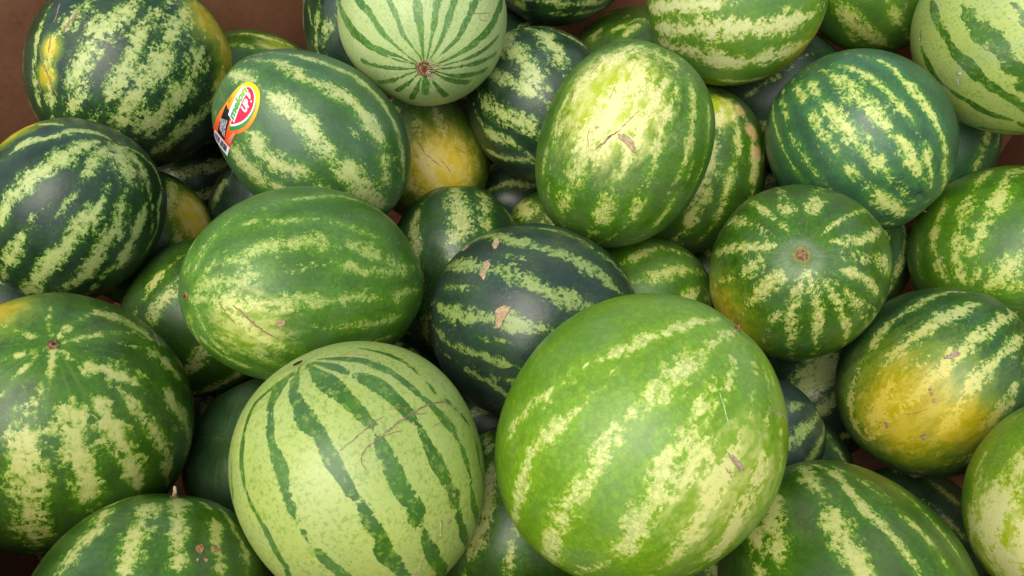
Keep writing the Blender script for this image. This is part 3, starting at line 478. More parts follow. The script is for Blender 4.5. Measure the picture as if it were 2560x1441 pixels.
# ------------------------------------------------------------------ rind material
def rind_material(n, seed):
    kind, d1, d2, mid, light, leaf = PAL[WHO[n][0]]
    leaf = lin(leaf or d2)
    d1, d2, mid, light = lin(d1), lin(d2), lin(mid), lin(light)
    A = M[n]['a']
    g = NT('rind_' + n)
    tc = g.new('ShaderNodeTexCoord')
    mp = g.new('ShaderNodeMapping')
    g.put(mp.inputs['Vector'], tc.outputs['Object'])
    mp.inputs['Scale'].default_value = (1 / A, 1 / A, 1 / A)
    rr = random.Random(seed)
    off = (rr.uniform(-20, 20), rr.uniform(-20, 20), rr.uniform(-20, 20))
    mp.inputs['Location'].default_value = off
    co = mp.outputs['Vector']
    # coordinates stretched along the meridians, for the streaks
    mp2 = g.new('ShaderNodeMapping')
    g.put(mp2.inputs['Vector'], tc.outputs['Object'])
    mp2.inputs['Scale'].default_value = (1 / A, 1 / A, 0.45 / A)
    mp2.inputs['Location'].default_value = off
    co2 = mp2.outputs['Vector']
    S = g.attr('stripe')
    P = g.attr('polar')
    def split(c):
        s3 = g.new('ShaderNodeSeparateColor')
        g.put(s3.inputs[0], c)
        return s3.outputs[0], s3.outputs[1], s3.outputs[2]
    v_rag, v_a, v_b, v_c = rr.uniform(.8, 1.2), rr.uniform(.8, 1.3), rr.uniform(.78, 1.2), rr.uniform(.75, 1.15)
    low = g.noise(co, 2.4, 2.0, 0.5).outputs['Color']
    nb, hue, dustn = split(low)
    nm = g.noise(co2, 9.0 * v_a, 4.0, 0.68, 0.3).outputs['Fac']
    fine = g.noise(co, 34.0 * v_b, 3.0, 0.70, 0.4).outputs['Color']
    nfF, nf2, nf3 = split(fine)
    # angular flakes: jittered cells and the veins between them
    jit = g.new('ShaderNodeVectorMath', operation='MULTIPLY_ADD')
    g.put(jit.inputs[0], fine)
    jit.inputs[1].default_value = (0.10, 0.10, 0.10)
    g.put(jit.inputs[2], co)
    wv = jit.outputs[0]
    cell = g.vor(wv, 27.0 * v_c)
    cr = split(cell.outputs['Color'])[0]
    cellr = g.ss(cell.outputs['Distance'], 0.30, 0.62)      # 1 towards the cell borders
    rag, cut = RAG.get(n, (1.0, 0.0))
    rag *= v_rag
    if kind == 'D':
        G = g.attr('near')
        N1 = g.math('ADD', g.mad(nm, 1.6 * rag, -0.8 * rag - cut - 0.04), g.mad(nfF, 1.8 * rag, -0.9 * rag))
        N1 = g.math('ADD', N1, g.mad(cr, 0.55 * rag, -0.275 * rag))
        N1 = g.math('ADD', N1, g.mad(nb, 0.8, -0.40))
        gate = g.mad(g.ss(S, 0.0, 0.40), 0.95, 0.05)
        T = g.math('ADD', S, g.math('MULTIPLY', N1, gate))
        m_mid = g.ss(T, 0.28, 0.47)
        m_lig = g.ss(T, 0.43, 0.60)
        m_crm = g.ss(T, 0.56, 0.88)
        dark = g.mix(g.ss(hue, 0.36, 0.64), d1, d2)
        dark = g.mix(g.math('MULTIPLY', cellr, 0.36), dark, tuple(x * 0.55 for x in d1[:3]) + (1.0,))
        # the rind turns leaf green, unevenly, on the way to a stripe
        lm = g.ss(g.math('ADD', G, g.math('MULTIPLY', N1, 0.5)), 0.22, 0.85)
        dark = g.mix(g.math('MULTIPLY', lm, 0.5 if WHO[n][0] in ('navy', 'dark') else 0.75), dark, g.mix(g.math('MULTIPLY', cellr, 0.4), leaf, d2))
        midc = g.mix(g.ss(nf2, 0.42, 0.60), mid, leaf)
        base = g.mix(m_mid, dark, midc)
        lime_ = g.mix(0.55, mid, light)
        base = g.mix(m_lig, base, g.mix(g.math('MULTIPLY', g.ss(nf3, 0.46, 0.62), 0.6), lime_, mid))
        base = g.mix(m_crm, base, g.mix(g.math('MULTIPLY', cellr, 0.30), light, lime_))
        if n in NET:
            net = g.vor(wv, 17.0, 'DISTANCE_TO_EDGE').outputs['Distance']
            base = g.mix(g.mad(g.ss(net, 0.0, 0.15), -0.5, 0.5), base, tuple(x * 0.55 for x in d2[:3]) + (1.0,))
        pale = m_lig
    else:
        lobes = g.vor(wv, 5.6).outputs['Distance']
        T = g.math('ADD', S, g.mad(lobes, 1.0 * rag, -0.44 * rag - cut))
        T = g.math('ADD', T, g.mad(nm, 0.8 * rag, -0.40 * rag))
        T = g.math('ADD', T, g.mad(nfF, 1.25 * rag, -0.625 * rag))
        T = g.math('MULTIPLY', T, g.mad(g.ss(S, 0.0, 0.38), 0.95, 0.05))
        m_dk = g.ss(T, 0.42, 0.50)
        dark = g.mix(g.ss(hue, 0.38, 0.62), d1, d2)
        dark = g.mix(g.math('MULTIPLY', g.math('MULTIPLY', g.math('SUBTRACT', 1.0, cellr), g.ss(cr, 0.40, 0.70)), 0.8), dark, mid)
        dark = g.mix(g.math('MULTIPLY', g.ss(nf2, 0.5, 0.66), 0.5), dark, tuple(x * 0.65 for x in d1[:3]) + (1.0,))
        fleck = g.math('MULTIPLY', g.ss(nf3, 0.50, 0.62), g.ss(nb, 0.25, 0.5))
        lig = g.mix(g.math('MULTIPLY', fleck, 0.75), light, mid)
        lig = g.mix(g.mad(g.ss(hue, 0.35, 0.65), 0.15, 0.0), lig, mid)
        thin = g.vor(wv, 5.0, 'DISTANCE_TO_EDGE').outputs['Distance']
        thin = g.math('MULTIPLY', g.mad(g.ss(thin, 0.0, 0.025), -0.6, 0.6), g.ss(nm, 0.47, 0.6))
        lig = g.mix(thin, lig, mid)
        base = g.mix(m_dk, lig, dark)
        pale = g.math('SUBTRACT', 1.0, m_dk)
    # hair-fine rays round the ends of the melon
    ang = g.new('ShaderNodeVectorMath', operation='NORMALIZE')
    g.put(ang.inputs[0], g.vmath('MULTIPLY', tc.outputs['Object'], (1, 1, 0)))
    ray = g.noise(ang.outputs[0], 9.0, 2.0, 0.7).outputs['Fac']
    rays = g.math('MULTIPLY', g.ss(ray, 0.53, 0.66), g.ss(P, 0.10, 0.75))
    base = g.mix(g.math('MULTIPLY', rays, 0.16 if kind == 'D' else 0.2), base, g.mix(0.4, leaf, light) if kind == 'D' else mid)
    # ground spots
    kinds = []
    for _, _, c in M[n]['sp']:
        if c not in kinds:
            kinds.append(c)
    for i, c in enumerate(kinds):
        G = g.attr('spot%d' % i)
        T2 = g.math('ADD', G, g.mad(nm, 0.55, -0.275))
        T2 = g.math('ADD', T2, g.mad(nfF, 0.25, -0.125))
        msk = g.ss(T2, 0.36, 0.78)
        if c in 'yo':
            base = g.mix(g.math('MULTIPLY', g.ss(T2, 0.05, 0.5), 0.75), base, g.mix(pale, lin('#7f9c1c'), lin('#d0cc60')))
        sc_d, sc_p = lin(SPOTC[c][0]), lin(SPOTC[c][1])
        blot = g.ss(nm, 0.40, 0.60)
        sp = g.mix(g.math('MAXIMUM', pale, g.math('MULTIPLY', blot, 0.6)), sc_d, sc_p)
        fleck2 = g.ss(nf2, 0.58, 0.70)
        sp = g.mix(g.math('MULTIPLY', fleck2, 0.35), sp, lin('#8a7a2c'))
        base = g.mix(g.math('MULTIPLY', msk, 0.9), base, sp)
    # dust, wax bloom and rubbed specks
    base = g.mix(g.mad(g.ss(dustn, 0.42, 0.70), rr.uniform(.03, .14), 0.0), base, lin(rr.choice(('#9aa79c', '#a39c80', '#93a39c'))))
    speck = g.noise(co, 75.0, 1.0, 0.5).outputs['Fac']
    speckm = g.math('MULTIPLY', g.ss(speck, 0.70, 0.76), g.ss(nb, 0.48, 0.62))
    base = g.mix(g.math('MULTIPLY', speckm, 0.5), base, lin('#c9cdb8'))
    # rubbed, scratchy scuffs in a few places
    mp3 = g.new('ShaderNodeMapping')
    g.put(mp3.inputs['Vector'], tc.outputs['Object'])
    mp3.inputs['Rotation'].default_value = (rr.uniform(0, 3), rr.uniform(0, 3), rr.uniform(0, 3))
    mp3.inputs['Scale'].default_value = (7 / A, 46 / A, 46 / A)
    scr = g.noise(mp3.outputs['Vector'], 1.0, 2.0, 0.6, 0.7).outputs['Fac']
    scuff = g.math('MULTIPLY', g.ss(scr, 0.60, 0.72), g.ss(hue, 0.54, 0.68))
    base = g.mix(g.math('MULTIPLY', scuff, 0.40), base, lin('#a9b3a2'))
    b = g.new('ShaderNodeBsdfPrincipled')
    g.put(b.inputs['Base Color'], base)
    g.put(b.inputs['Roughness'], g.math('ADD', g.mad(dustn, 0.28, rr.uniform(.16, .30)), g.math('MULTIPLY', speckm, 0.3)))
    b.inputs['Specular IOR Level'].default_value = 0.5
    bp = g.new('ShaderNodeBump')
    bp.inputs['Strength'].default_value = 0.20
    bp.inputs['Distance'].default_value = 0.0012
    g.put(bp.inputs['Height'], g.noise(co, 16.0, 2.0, 0.6).outputs['Fac'])
    g.put(b.inputs['Normal'], bp.outputs['Normal'])
    o = g.new('ShaderNodeOutputMaterial')
    g.put(o.inputs['Surface'], b.outputs[0])
    return g.m

# ------------------------------------------------------------------ melon geometry
DENT = {'bluegreen': [((-6.5,0.849), 0.10, 0.05)]}

def unit(tz):
    th = math.radians(tz[0])
    z = max(-1.0, min(1.0, tz[1]))
    r = math.sqrt(max(0.0, 1 - z * z))
    return np.array([r * math.cos(th), r * math.sin(th), z])

class Shape:
    """rind surface of one melon: unit sphere -> local metres"""
    def __init__(self, n, seed):
        self.n = n
        self.a, self.k = M[n]['a'], M[n]['k']
        r = np.random.RandomState(seed)
        dirs = r.normal(size=(4, 3))
        self.flat = [(q / np.linalg.norm(q), w) for q, w in zip(dirs, (.26, .22, .18, .2))]
        self.ph = r.uniform(0, 2 * math.pi, 6)
        self.am = r.uniform(0.4, 1.0, 6) * np.array([.017, .015, .011, .010, .004, .004])
    def __call__(self, p, lift=0.0):
        p = np.atleast_2d(p)
        x, y, z = p[:, 0], p[:, 1], p[:, 2]
        rho2 = x * x + y * y
        th = np.arctan2(y, x)
        ph, am = self.ph, self.am
        f = 1 + am[0] * np.sin(2 * th + ph[0]) * rho2 + am[1] * np.sin(3 * th + ph[1] + z) * rho2 \
              + am[2] * np.sin(4 * z + ph[2]) + am[3] * np.sin(3 * x + 4 * y + ph[3]) * 0.8 \
              + am[4] * np.sin(10 * th + ph[4]) * rho2 + am[5] * np.sin(7 * z + 5 * x + ph[5])
        for fd, fa in self.flat:
            f = f - fa * np.maximum(0, p @ fd - .70) ** 2
        f = f - 0.030 * np.exp(-np.maximum(0, 1 - np.abs(z)) / 0.012) + 0.006 * (4 * z * z * rho2)
        for tz, rad, dep in DENT.get(self.n, []):
            dd = np.sum((p - unit(tz)) ** 2, axis=1)
            f = f - dep * np.exp(-dd / (rad * rad * .35))
        q = np.stack([x * f, y * f, z * f * self.k], 1) * self.a
        if lift:
            nn = np.stack([x, y, z / self.k], 1)
            nn /= np.linalg.norm(nn, axis=1)[:, None]
            q = q + nn * lift
        return q

def samples(line, step=0.03):
    pts = [unit(t) for t in line]
    out = []
    for a, b in zip(pts[:-1], pts[1:]):
        m = max(2, int(np.linalg.norm(b - a) / step) + 1)
        for i in range(m):
            q = a + (b - a) * i / m
            out.append(q / np.linalg.norm(q))
    out.append(pts[-1])
    return np.array(out)

def falloff(p, cen, hw, taper=False, point=False):
    """1 on the centre line, 0.5 one half width away"""
    cen = np.asarray(cen)
    h = np.full(len(cen), hw)
    if taper and len(cen) > 2:
        f = np.linspace(0, 1, len(cen))
        h = hw * np.clip(np.minimum(f, 1 - f) * 5.0 + 0.40, 0, 1) * (1 + .22 * np.sin(f * 17 + hw * 400) + .12 * np.sin(f * 41 + hw * 900))
        if point:                                  # runs to a point at its far end
            h = hw * np.clip((1 - f) * 1.9 + 0.16, 0, 1.1)
        h = np.maximum(h, .008)
    d2 = np.maximum(0, 2 - 2 * (p @ cen.T)) / (h * h)
    return np.clip(1 - 0.5 * np.sqrt(d2.min(axis=1)), 0, 1)

def melon_mesh(n, shape, seed, nu, nv):
    th = np.arange(nu) * 2 * math.pi / nu
    la = (np.arange(nv) + 1) * math.pi / (nv + 1)
    TH, LA = np.meshgrid(th, la)
    p = np.stack([np.sin(LA) * np.cos(TH), np.sin(LA) * np.sin(TH), np.cos(LA)], -1).reshape(-1, 3)
    p = np.vstack([p, [[0, 0, 1], [0, 0, -1]]])
    v = shape(p)
    faces = []
    for j in range(nv - 1):
        b0, b1 = j * nu, (j + 1) * nu
        faces += [(b0 + i, b1 + i, b1 + (i + 1) % nu, b0 + (i + 1) % nu) for i in range(nu)]
    top, bot = nu * nv, nu * nv + 1
    faces += [(top, i, (i + 1) % nu) for i in range(nu)]
    bb = (nv - 1) * nu
    faces += [(bot, bb + (i + 1) % nu, bb + i) for i in range(nu)]
    me = bpy.data.meshes.new('rind')
    me.from_pydata(v.tolist(), [], faces)
    me.polygons.foreach_set('use_smooth', np.ones(len(faces), dtype=bool))
    # stripes traced on the side that shows, plain meridians on the rest
    R = random.Random(seed)
    S = np.zeros(len(p))
    Nr = np.zeros(len(p))
    kind = PAL[WHO[n][0]][0]
    traced = [(samples(l), hw) for l, hw in M[n]['s']]
    allc = np.vstack([c for c, _ in traced]) if traced else np.zeros((0, 3))
    vdir = np.array(M[n]['v'])
    nst = R.choice((10, 11, 12))
    ph0 = R.uniform(0, 30)
    for i in range(nst):
        a0 = ph0 + 360.0 * i / nst + R.uniform(-5, 5)
        cen = samples([(a0 + R.uniform(-4, 4), z) for z in (-.94, -.7, -.35, 0, .35, .7, .94)], 0.05)
        hw = R.uniform(.045, .085) if kind == 'D' else R.uniform(.03, .055)
        keep = []
        for c in cen:
            if len(allc) and len(traced) > 3:
                ok = (c @ vdir) < 0.10
            elif len(allc):
                ok = np.min(np.sum((allc - c) ** 2, 1)) > 0.10
            else:
                ok = True
            if ok:
                keep.append(c)
        if len(keep) > 2:
            traced.append((np.array(keep), hw))
    # every traced stripe runs on, fainter, along its meridian
    ext = []
    if kind == 'D':
        for l, hw in M[n]['s']:
            if len(l) < 2:
                continue
            for e0, e1 in ((l[0], l[1]), (l[-1], l[-2])):
                dz = 1 if e0[1] > e1[1] else -1
                zz = [e0[1] + dz * .07 * i for i in range(1, 7)]
                zz = [z for z in zz if abs(z) < .97]
                if len(zz) > 1 and abs(e0[1] - e1[1]) > .03:
                    ext.append((samples([(e0[0] + R.uniform(-2, 2), z) for z in [e0[1]] + zz], .05), hw * .8))
    for cen, hw in ext:
        S = np.maximum(S, .46 * falloff(p, cen, max(hw, .012), True))
    for cen, hw in traced:
        thin = kind == 'D' and hw < .020
        hw = max(hw * {'big_green': 1.3, 'banded_top': 1.25, 'stem_top': 1.0, 'pale_front': 1.02}.get(n, 1.0 if kind == 'D' else 1.2), 0.024 if kind == 'D' else 0.016)
        S = np.maximum(S, (.82 if thin and n == 'green_left' else .62 if thin else 1.0) * falloff(p, cen, hw, True, n == 'stem_top'))
        Nr = np.maximum(Nr, falloff(p, cen, hw + 0.07))
    def put(name, arr):
        at = me.attributes.new(name, 'FLOAT', 'POINT')
        at.data.foreach_set('value', arr.astype(np.float32))
    put('stripe', S)
    put('near', Nr)
    put('polar', np.clip((np.abs(p[:, 2]) - 0.82) / 0.17, 0, 1))
    kinds = []
    for _, _, c in M[n]['sp']:
        if c not in kinds:
            kinds.append(c)
    for i, c in enumerate(kinds):
        G = np.zeros(len(p))
        for tz, rad, cc in M[n]['sp']:
            if cc == c:
                G = np.maximum(G, falloff(p, [unit(tz)], rad))
        put('spot%d' % i, G)
    me.update()
    return me

# ------------------------------------------------------------------ parts that lie on a rind
def mesh_obj(name, verts, faces, mat, parent=None, smooth=True):
    me = bpy.data.meshes.new(name)
    me.from_pydata([tuple(map(float, q)) for q in verts], [], faces)
    if smooth:
        me.polygons.foreach_set('use_smooth', [True] * len(me.polygons))
    me.materials.append(mat)
    o = bpy.data.objects.new(name, me)
    col.objects.link(o)
    if parent is not None:
        o.parent = parent
    return o

def patch(shape, line, mat, parent, R, lift):
    """corky patch with a ragged outline, lying on the rind"""
    pts = [unit(t) for t in line]
    rim = []
    for a, b in zip(pts, pts[1:] + pts[:1]):
        for i in range(4):
            rim.append(a + (b - a) * i / 4)
    rim = np.array(rim)
    c = rim.mean(0)
    size = np.mean(np.linalg.norm(rim - c, axis=1))
    for i in range(len(rim)):
        rim[i] += (rim[i] - c) * R.uniform(-.10, .12)
    rings = [1.0, 0.93, 0.78, 0.5]
    lifts = [-0.0003, lift, lift * 1.2, lift * 0.9]
    vs, fs, m = [], [], len(rim)
    for s_, l_ in zip(rings, lifts):
        q = c + (rim - c) * s_
        q /= np.linalg.norm(q, axis=1)[:, None]
        w = shape(q, l_)
        if s_ < 1:
            w = w + np.array([[R.uniform(-1, 1) * lift * .25 for _ in range(3)] for _ in range(m)])
        vs += list(w)
    vs.append(shape(c / np.linalg.norm(c), lift)[0])
    for k_ in range(3):
        b0, b1 = k_ * m, (k_ + 1) * m
        fs += [(b0 + i, b0 + (i + 1) % m, b1 + (i + 1) % m, b1 + i) for i in range(m)]
    fs += [(3 * m + i, 3 * m + (i + 1) % m, 4 * m) for i in range(m)]
    o = mesh_obj('scar', vs, fs, mat, parent)
    o.data.materials.append(MAT['rim'])
    for f in o.data.polygons[:m]:
        f.material_index = 1
    return o

def stroke(shape, line, w, mat, parent, R, lift, name='scar'):
    """scratch: a raised, uneven, tapering ridge that follows the rind"""
    c = samples(line, 0.022)
    m = len(c)
    vs, fs = [], []
    for i in range(m):
        t = c[min(i + 1, m - 1)] - c[max(i - 1, 0)]
        sd = np.cross(c[i], t)
        sd /= np.linalg.norm(sd) + 1e-9
        f = i / max(1, m - 1)
        tp = min(1.0, 4 * f + .25, 4 * (1 - f) + .25) * R.uniform(.6, 1.35)
        wob = R.uniform(-.35, .35) * w
        for s_, l_ in ((-1, -0.0003), (-.45, lift), (.45, lift * R.uniform(.7, 1.2)), (1, -0.0003)):
            q = c[i] + sd * (s_ * w * .5 * tp + wob)
            q /= np.linalg.norm(q)
            vs.append(shape(q, l_)[0])
    for i in range(m - 1):
        for j in range(3):
            b = i * 4 + j
            fs.append((b, b + 1, b + 5, b + 4))
    return mesh_obj(name, vs, fs, mat, parent)

MAT = {}
MAT['t'] = simple_mat('scab_tan', lin('#c6ad88'), .85, lin('#9f8662'), 260, .9, .25)
MAT['b'] = simple_mat('scratch_brown', lin('#a48d6c'), .8, lin('#7d6850'), 420, .6, .2)
MAT['p'] = simple_mat('scab_mauve', lin('#b8a184'), .8, lin('#93795f'), 320, .5, .25)
MAT['o'] = simple_mat('scab_orange', lin('#c99a68'), .75, lin('#9a6a40'), 260, .5, .25)
MAT['w'] = simple_mat('scab_white', lin('#dcd8c0'), .6, lin('#b8b095'), 300, .3, .3)
MAT['l'] = simple_mat('scratch_pale', lin('#c8cf9a'), .6, lin('#a3ac68'), 300, .3, .3)
MAT['rim'] = simple_mat('scab_rim', lin('#86784e'), .8, lin('#6a6238'), 300, .5, .2)
MAT['stem'] = simple_mat('stem_cork', lin('#9c7c58'), .85, lin('#5e4430'), 300, .8, .2)
MAT['stemdark'] = simple_mat('stem_dark', lin('#4a3626'), .9, lin('#2c2018'), 300, .8, .15)
MAT['stemring'] = simple_mat('stem_ring', lin('#8a8a48'), .7, lin('#6f7440'), 200, .5, .3)
MAT['fibre'] = simple_mat('dry_fibre', lin('#c8b896'), .85, lin('#9a8560'), 300, .3, .2)
MAT['rust'] = simple_mat('stem_rust', lin('#8a4a2a'), .85, lin('#5a2e1c'), 300, .6, .2)

def disc(shape, name, r0, prof, mat, parent, R, seg=22):
    """round thing at the +Z end; prof = [(radius share, lift)] from rim inwards"""
    jit = [1 + R.uniform(-.14, .14) for _ in range(seg)]
    vs, fs = [], []
    for s_, l_ in prof:
        for i in range(seg):
            th = 2 * math.pi * i / seg
            rr_ = r0 * s_ * jit[i]
            q = np.array([rr_ * math.cos(th), rr_ * math.sin(th), math.sqrt(max(0, 1 - rr_ * rr_))])
            vs.append(shape(q, l_ * R.uniform(.8, 1.2) if l_ > 0 else l_)[0])
    vs.append(shape(np.array([0, 0, 1.0]), prof[-1][1])[0])
    for k_ in range(len(prof) - 1):
        b0, b1 = k_ * seg, (k_ + 1) * seg
        fs += [(b0 + i, b0 + (i + 1) % seg, b1 + (i + 1) % seg, b1 + i) for i in range(seg)]
    b0 = (len(prof) - 1) * seg
    fs += [(b0 + i, b0 + (i + 1) % seg, len(vs) - 1) for i in range(seg)]
    return mesh_obj(name, vs, fs, mat, parent)

def tube(name, pts, rad, mat, parent, seg=6):
    vs, fs = [], []
    m = len(pts)
    pts = [Vector(q) for q in pts]
    for i, q in enumerate(pts):
        t = (pts[min(i + 1, m - 1)] - pts[max(i - 1, 0)]).normalized()
        u_ = t.orthogonal().normalized()
        w_ = t.cross(u_)
        f = i / (m - 1)
        r_ = rad * (1 - .6 * f)
        for j in range(seg):
            a_ = 2 * math.pi * j / seg
            vs.append(q + (u_ * math.cos(a_) + w_ * math.sin(a_)) * r_)
    for i in range(m - 1):
        for j in range(seg):
            fs.append((i * seg + j, i * seg + (j + 1) % seg, (i + 1) * seg + (j + 1) % seg, (i + 1) * seg + j))
    fs.append(tuple(range(seg))[::-1])
    fs.append(tuple((m - 1) * seg + j for j in range(seg)))
    return mesh_obj(name, vs, fs, mat, parent)

def add_stem(n, shape, root, R):
    st = WHO[n][1]
    e = 0.0006
    if st == 'fibre':
        s_ = disc(shape, 'stem_scar', .105, [(1, -.0004), (.9, .0022), (.68, .0020), (.5, -.0006), (.3, .0006), (.15, .0016)], MAT['stem'], root, R)
        disc(shape, 'stem_core', .042, [(1, .0006), (.8, .0026), (.4, .0030)], MAT['rust'], s_, R, 12)
        for i in range(13):
            a0 = R.uniform(-20, 140) + 180
            pts = []
            L = R.uniform(.05, .30)
            bend = R.uniform(-40, 40)
            for j in range(7):
                f = j / 6
                rr_ = .03 + L * f
                th = math.radians(a0 + bend * f * f)
                q = np.array([rr_ * math.cos(th), rr_ * math.sin(th), math.sqrt(1 - rr_ * rr_)])
                pts.append(shape(q, .0018 + .004 * math.sin(math.pi * f) * R.uniform(.5, 1))[0])
            tube('dry_fibre', pts, .00065, MAT['fibre'], root)
    elif st == 'ring':
        s_ = disc(shape, 'stem_scar', .105, [(1, -.0004), (.9, .0012), (.7, .0016), (.55, .0004)], MAT['stemring'], root, R)
        disc(shape, 'stem_core', .068, [(1, -.0002), (.85, .0018), (.6, .0008), (.4, .0022), (.2, .0024)], MAT['stem'], s_, R, 16)
    elif st in ('small', 'rust', 'star'):
        s_ = disc(shape, 'stem_scar', {'small': .045, 'rust': .075, 'star': .022}[st], [(1, -.0004), (.85, .0014), (.6, .0003), (.35, .0012)], MAT['rust' if st == 'rust' else 'stem'], root, R, 16)
        disc(shape, 'stem_core', .016, [(1, .0003), (.7, .0018), (.3, .0020)], MAT['stemdark'], s_, R, 10)
    elif st in ('dot', 'slot'):
        disc(shape, 'stem_scar', .055 if st == 'dot' else .042, [(1, -.0004), (.8, .0012), (.5, .0002)], MAT['stemdark'], root, R, 16)
    elif st in ('tip', 'nub'):
        s_ = disc(shape, 'stem_scar', .04, [(1, -.0004), (.85, .0014), (.5, .0010)], MAT['stem'], root, R, 14)
        p0 = shape(np.array([0, 0, 1.0]), -.001)[0]
        L = .011 if st == 'nub' else .006
        tube('stem_stub', [p0, p0 + np.array([.0006, .0004, L * .5]), p0 + np.array([.002, -.001, L])], .0026 if st == 'nub' else .0018, MAT['fibre' if st == 'nub' else 'stem'], s_, 8)

# ------------------------------------------------------------------ the cardboard bin
def card_material():
    g = NT('bin_cardboard')
    tc = g.new('ShaderNodeTexCoord')
    co = tc.outputs['Object']
    n1 = g.noise(co, 6.0, 4.0, .6).outputs['Fac']
    n2 = g.noise(co, 90.0, 4.0, .7).outputs['Fac']
    fib = g.new('ShaderNodeMapping')
    g.put(fib.inputs['Vector'], co)
    fib.inputs['Scale'].default_value = (20, 20, 160)
    n3 = g.noise(fib.outputs['Vector'], 3.0, 3.0, .6).outputs['Fac']
    c = g.mix(g.ss(n1, .3, .7), lin('#8f6042'), lin('#a37150'))
    c = g.mix(g.mad(g.ss(n2, .4, .7), .25, 0), c, lin('#5e3d2a'))
    c = g.mix(g.mad(g.ss(n3, .45, .7), .2, 0), c, lin('#9a7050'))
    st = g.noise(co, 9.0, 5.0, .7, .8).outputs['Fac']
    c = g.mix(g.mad(g.ss(st, .58, .72), .5, 0), c, lin('#5a3a2a'))
    wv = g.new('ShaderNodeTexWave', wave_type='BANDS', bands_direction='X')
    g.put(wv.inputs['Vector'], co)
    wv.inputs['Scale'].default_value = 40.0
    wv.inputs['Distortion'].default_value = .6
    bp = g.new('ShaderNodeBump')
    bp.inputs['Strength'].default_value = .10
    bp.inputs['Distance'].default_value = .0015
    g.put(bp.inputs['Height'], g.math('ADD', g.math('MULTIPLY', wv.outputs['Fac'], .5), g.math('MULTIPLY', n2, .6)))
    b = g.new('ShaderNodeBsdfPrincipled')
    g.put(b.inputs['Base Color'], c)
    b.inputs['Roughness'].default_value = .85
    b.inputs['Specular IOR Level'].default_value = .2
    g.put(b.inputs['Normal'], bp.outputs['Normal'])
    o = g.new('ShaderNodeOutputMaterial')
    g.put(o.inputs['Surface'], b.outputs[0])
    return g.m

CARD = card_material()
X0, X1, Y0, Y1, TH_, HT = -0.80, 0.80, 0.02, 1.235, 0.014, 0.62
bin_root = bpy.data.objects.new('cardboard_bin', None)
col.objects.link(bin_root)
bin_root.location = ((X0 + X1) / 2, (Y0 + Y1) / 2, 0)
bin_root['label'] = 'brown corrugated cardboard bin holding the heap of watermelons'
bin_root['category'] = 'bin'
# octagonal plan, counter-clockwise
PLAN = [(X0, .765), (X0, .50), (-.32, Y0), (.42, Y0), (X1, .40), (X1, .96), (.525, Y1), (-.33, Y1)]

def board(name, p0, p1, z0, z1):
    """one wall: a thin board with chamfered edges, gently bowed along its length"""
    a_, b_ = Vector(p0), Vector(p1)
    d_ = (b_ - a_).normalized()
    out = Vector((d_.y, -d_.x))
    L = (b_ - a_).length
    nx, nz = 16, 8
    bm = bmesh.new()
    grid = []
    for side in (0.0, TH_):
        rows = []
        for j in range(nz + 1):
            row = []
            for i in range(nx + 1):
                s_ = i / nx
                e_ = side * .41                          # mitre at the corners
                q = a_ + d_ * (L * s_ + e_ * (2 * s_ - 1))
                bow = .004 * math.sin(math.pi * s_) * (j / nz)
                q = q + out * (side + bow)
                row.append(bm.verts.new((q.x - bin_root.location.x, q.y - bin_root.location.y, z0 + (z1 - z0) * j / nz)))
            rows.append(row)
        grid.append(rows)
    I, O = grid
    for j in range(nz):
        for i in range(nx):
            bm.faces.new((I[j][i + 1], I[j][i], I[j + 1][i], I[j + 1][i + 1]))
            bm.faces.new((O[j][i], O[j][i + 1], O[j + 1][i + 1], O[j + 1][i]))
    for i in range(nx):
        bm.faces.new((I[nz][i + 1], I[nz][i], O[nz][i], O[nz][i + 1]))
        bm.faces.new((I[0][i], I[0][i + 1], O[0][i + 1], O[0][i]))
    for j in range(nz):
        bm.faces.new((I[j][0], O[j][0], O[j + 1][0], I[j + 1][0]))
        bm.faces.new((O[j][nx], I[j][nx], I[j + 1][nx], O[j + 1][nx]))
    bmesh.ops.recalc_face_normals(bm, faces=list(bm.faces))
    me = bpy.data.meshes.new(name)
    bm.to_mesh(me)
    bm.free()
    me.materials.append(CARD)
    o = bpy.data.objects.new(name, me)
    col.objects.link(o)
    o.parent = bin_root
    return o

for i in range(8):
    board('wall_panel', PLAN[i], PLAN[(i + 1) % 8], 0.0, HT)
bm = bmesh.new()
cx_, cy_ = bin_root.location.x, bin_root.location.y
lo_ = [bm.verts.new(((x - cx_) * .998, (y - cy_) * .998, 0.001)) for x, y in PLAN]
hi_ = [bm.verts.new(((x - cx_) * .998, (y - cy_) * .998, TH_)) for x, y in PLAN]
bm.faces.new(lo_[::-1])
bm.faces.new(hi_)
for i in range(8):
    bm.faces.new((lo_[i], lo_[(i + 1) % 8], hi_[(i + 1) % 8], hi_[i]))
bmesh.ops.recalc_face_normals(bm, faces=list(bm.faces))
me = bpy.data.meshes.new('floor_panel')
bm.to_mesh(me)
bm.free()
me.materials.append(CARD)
fo = bpy.data.objects.new('floor_panel', me)
col.objects.link(fo)
fo.parent = bin_root

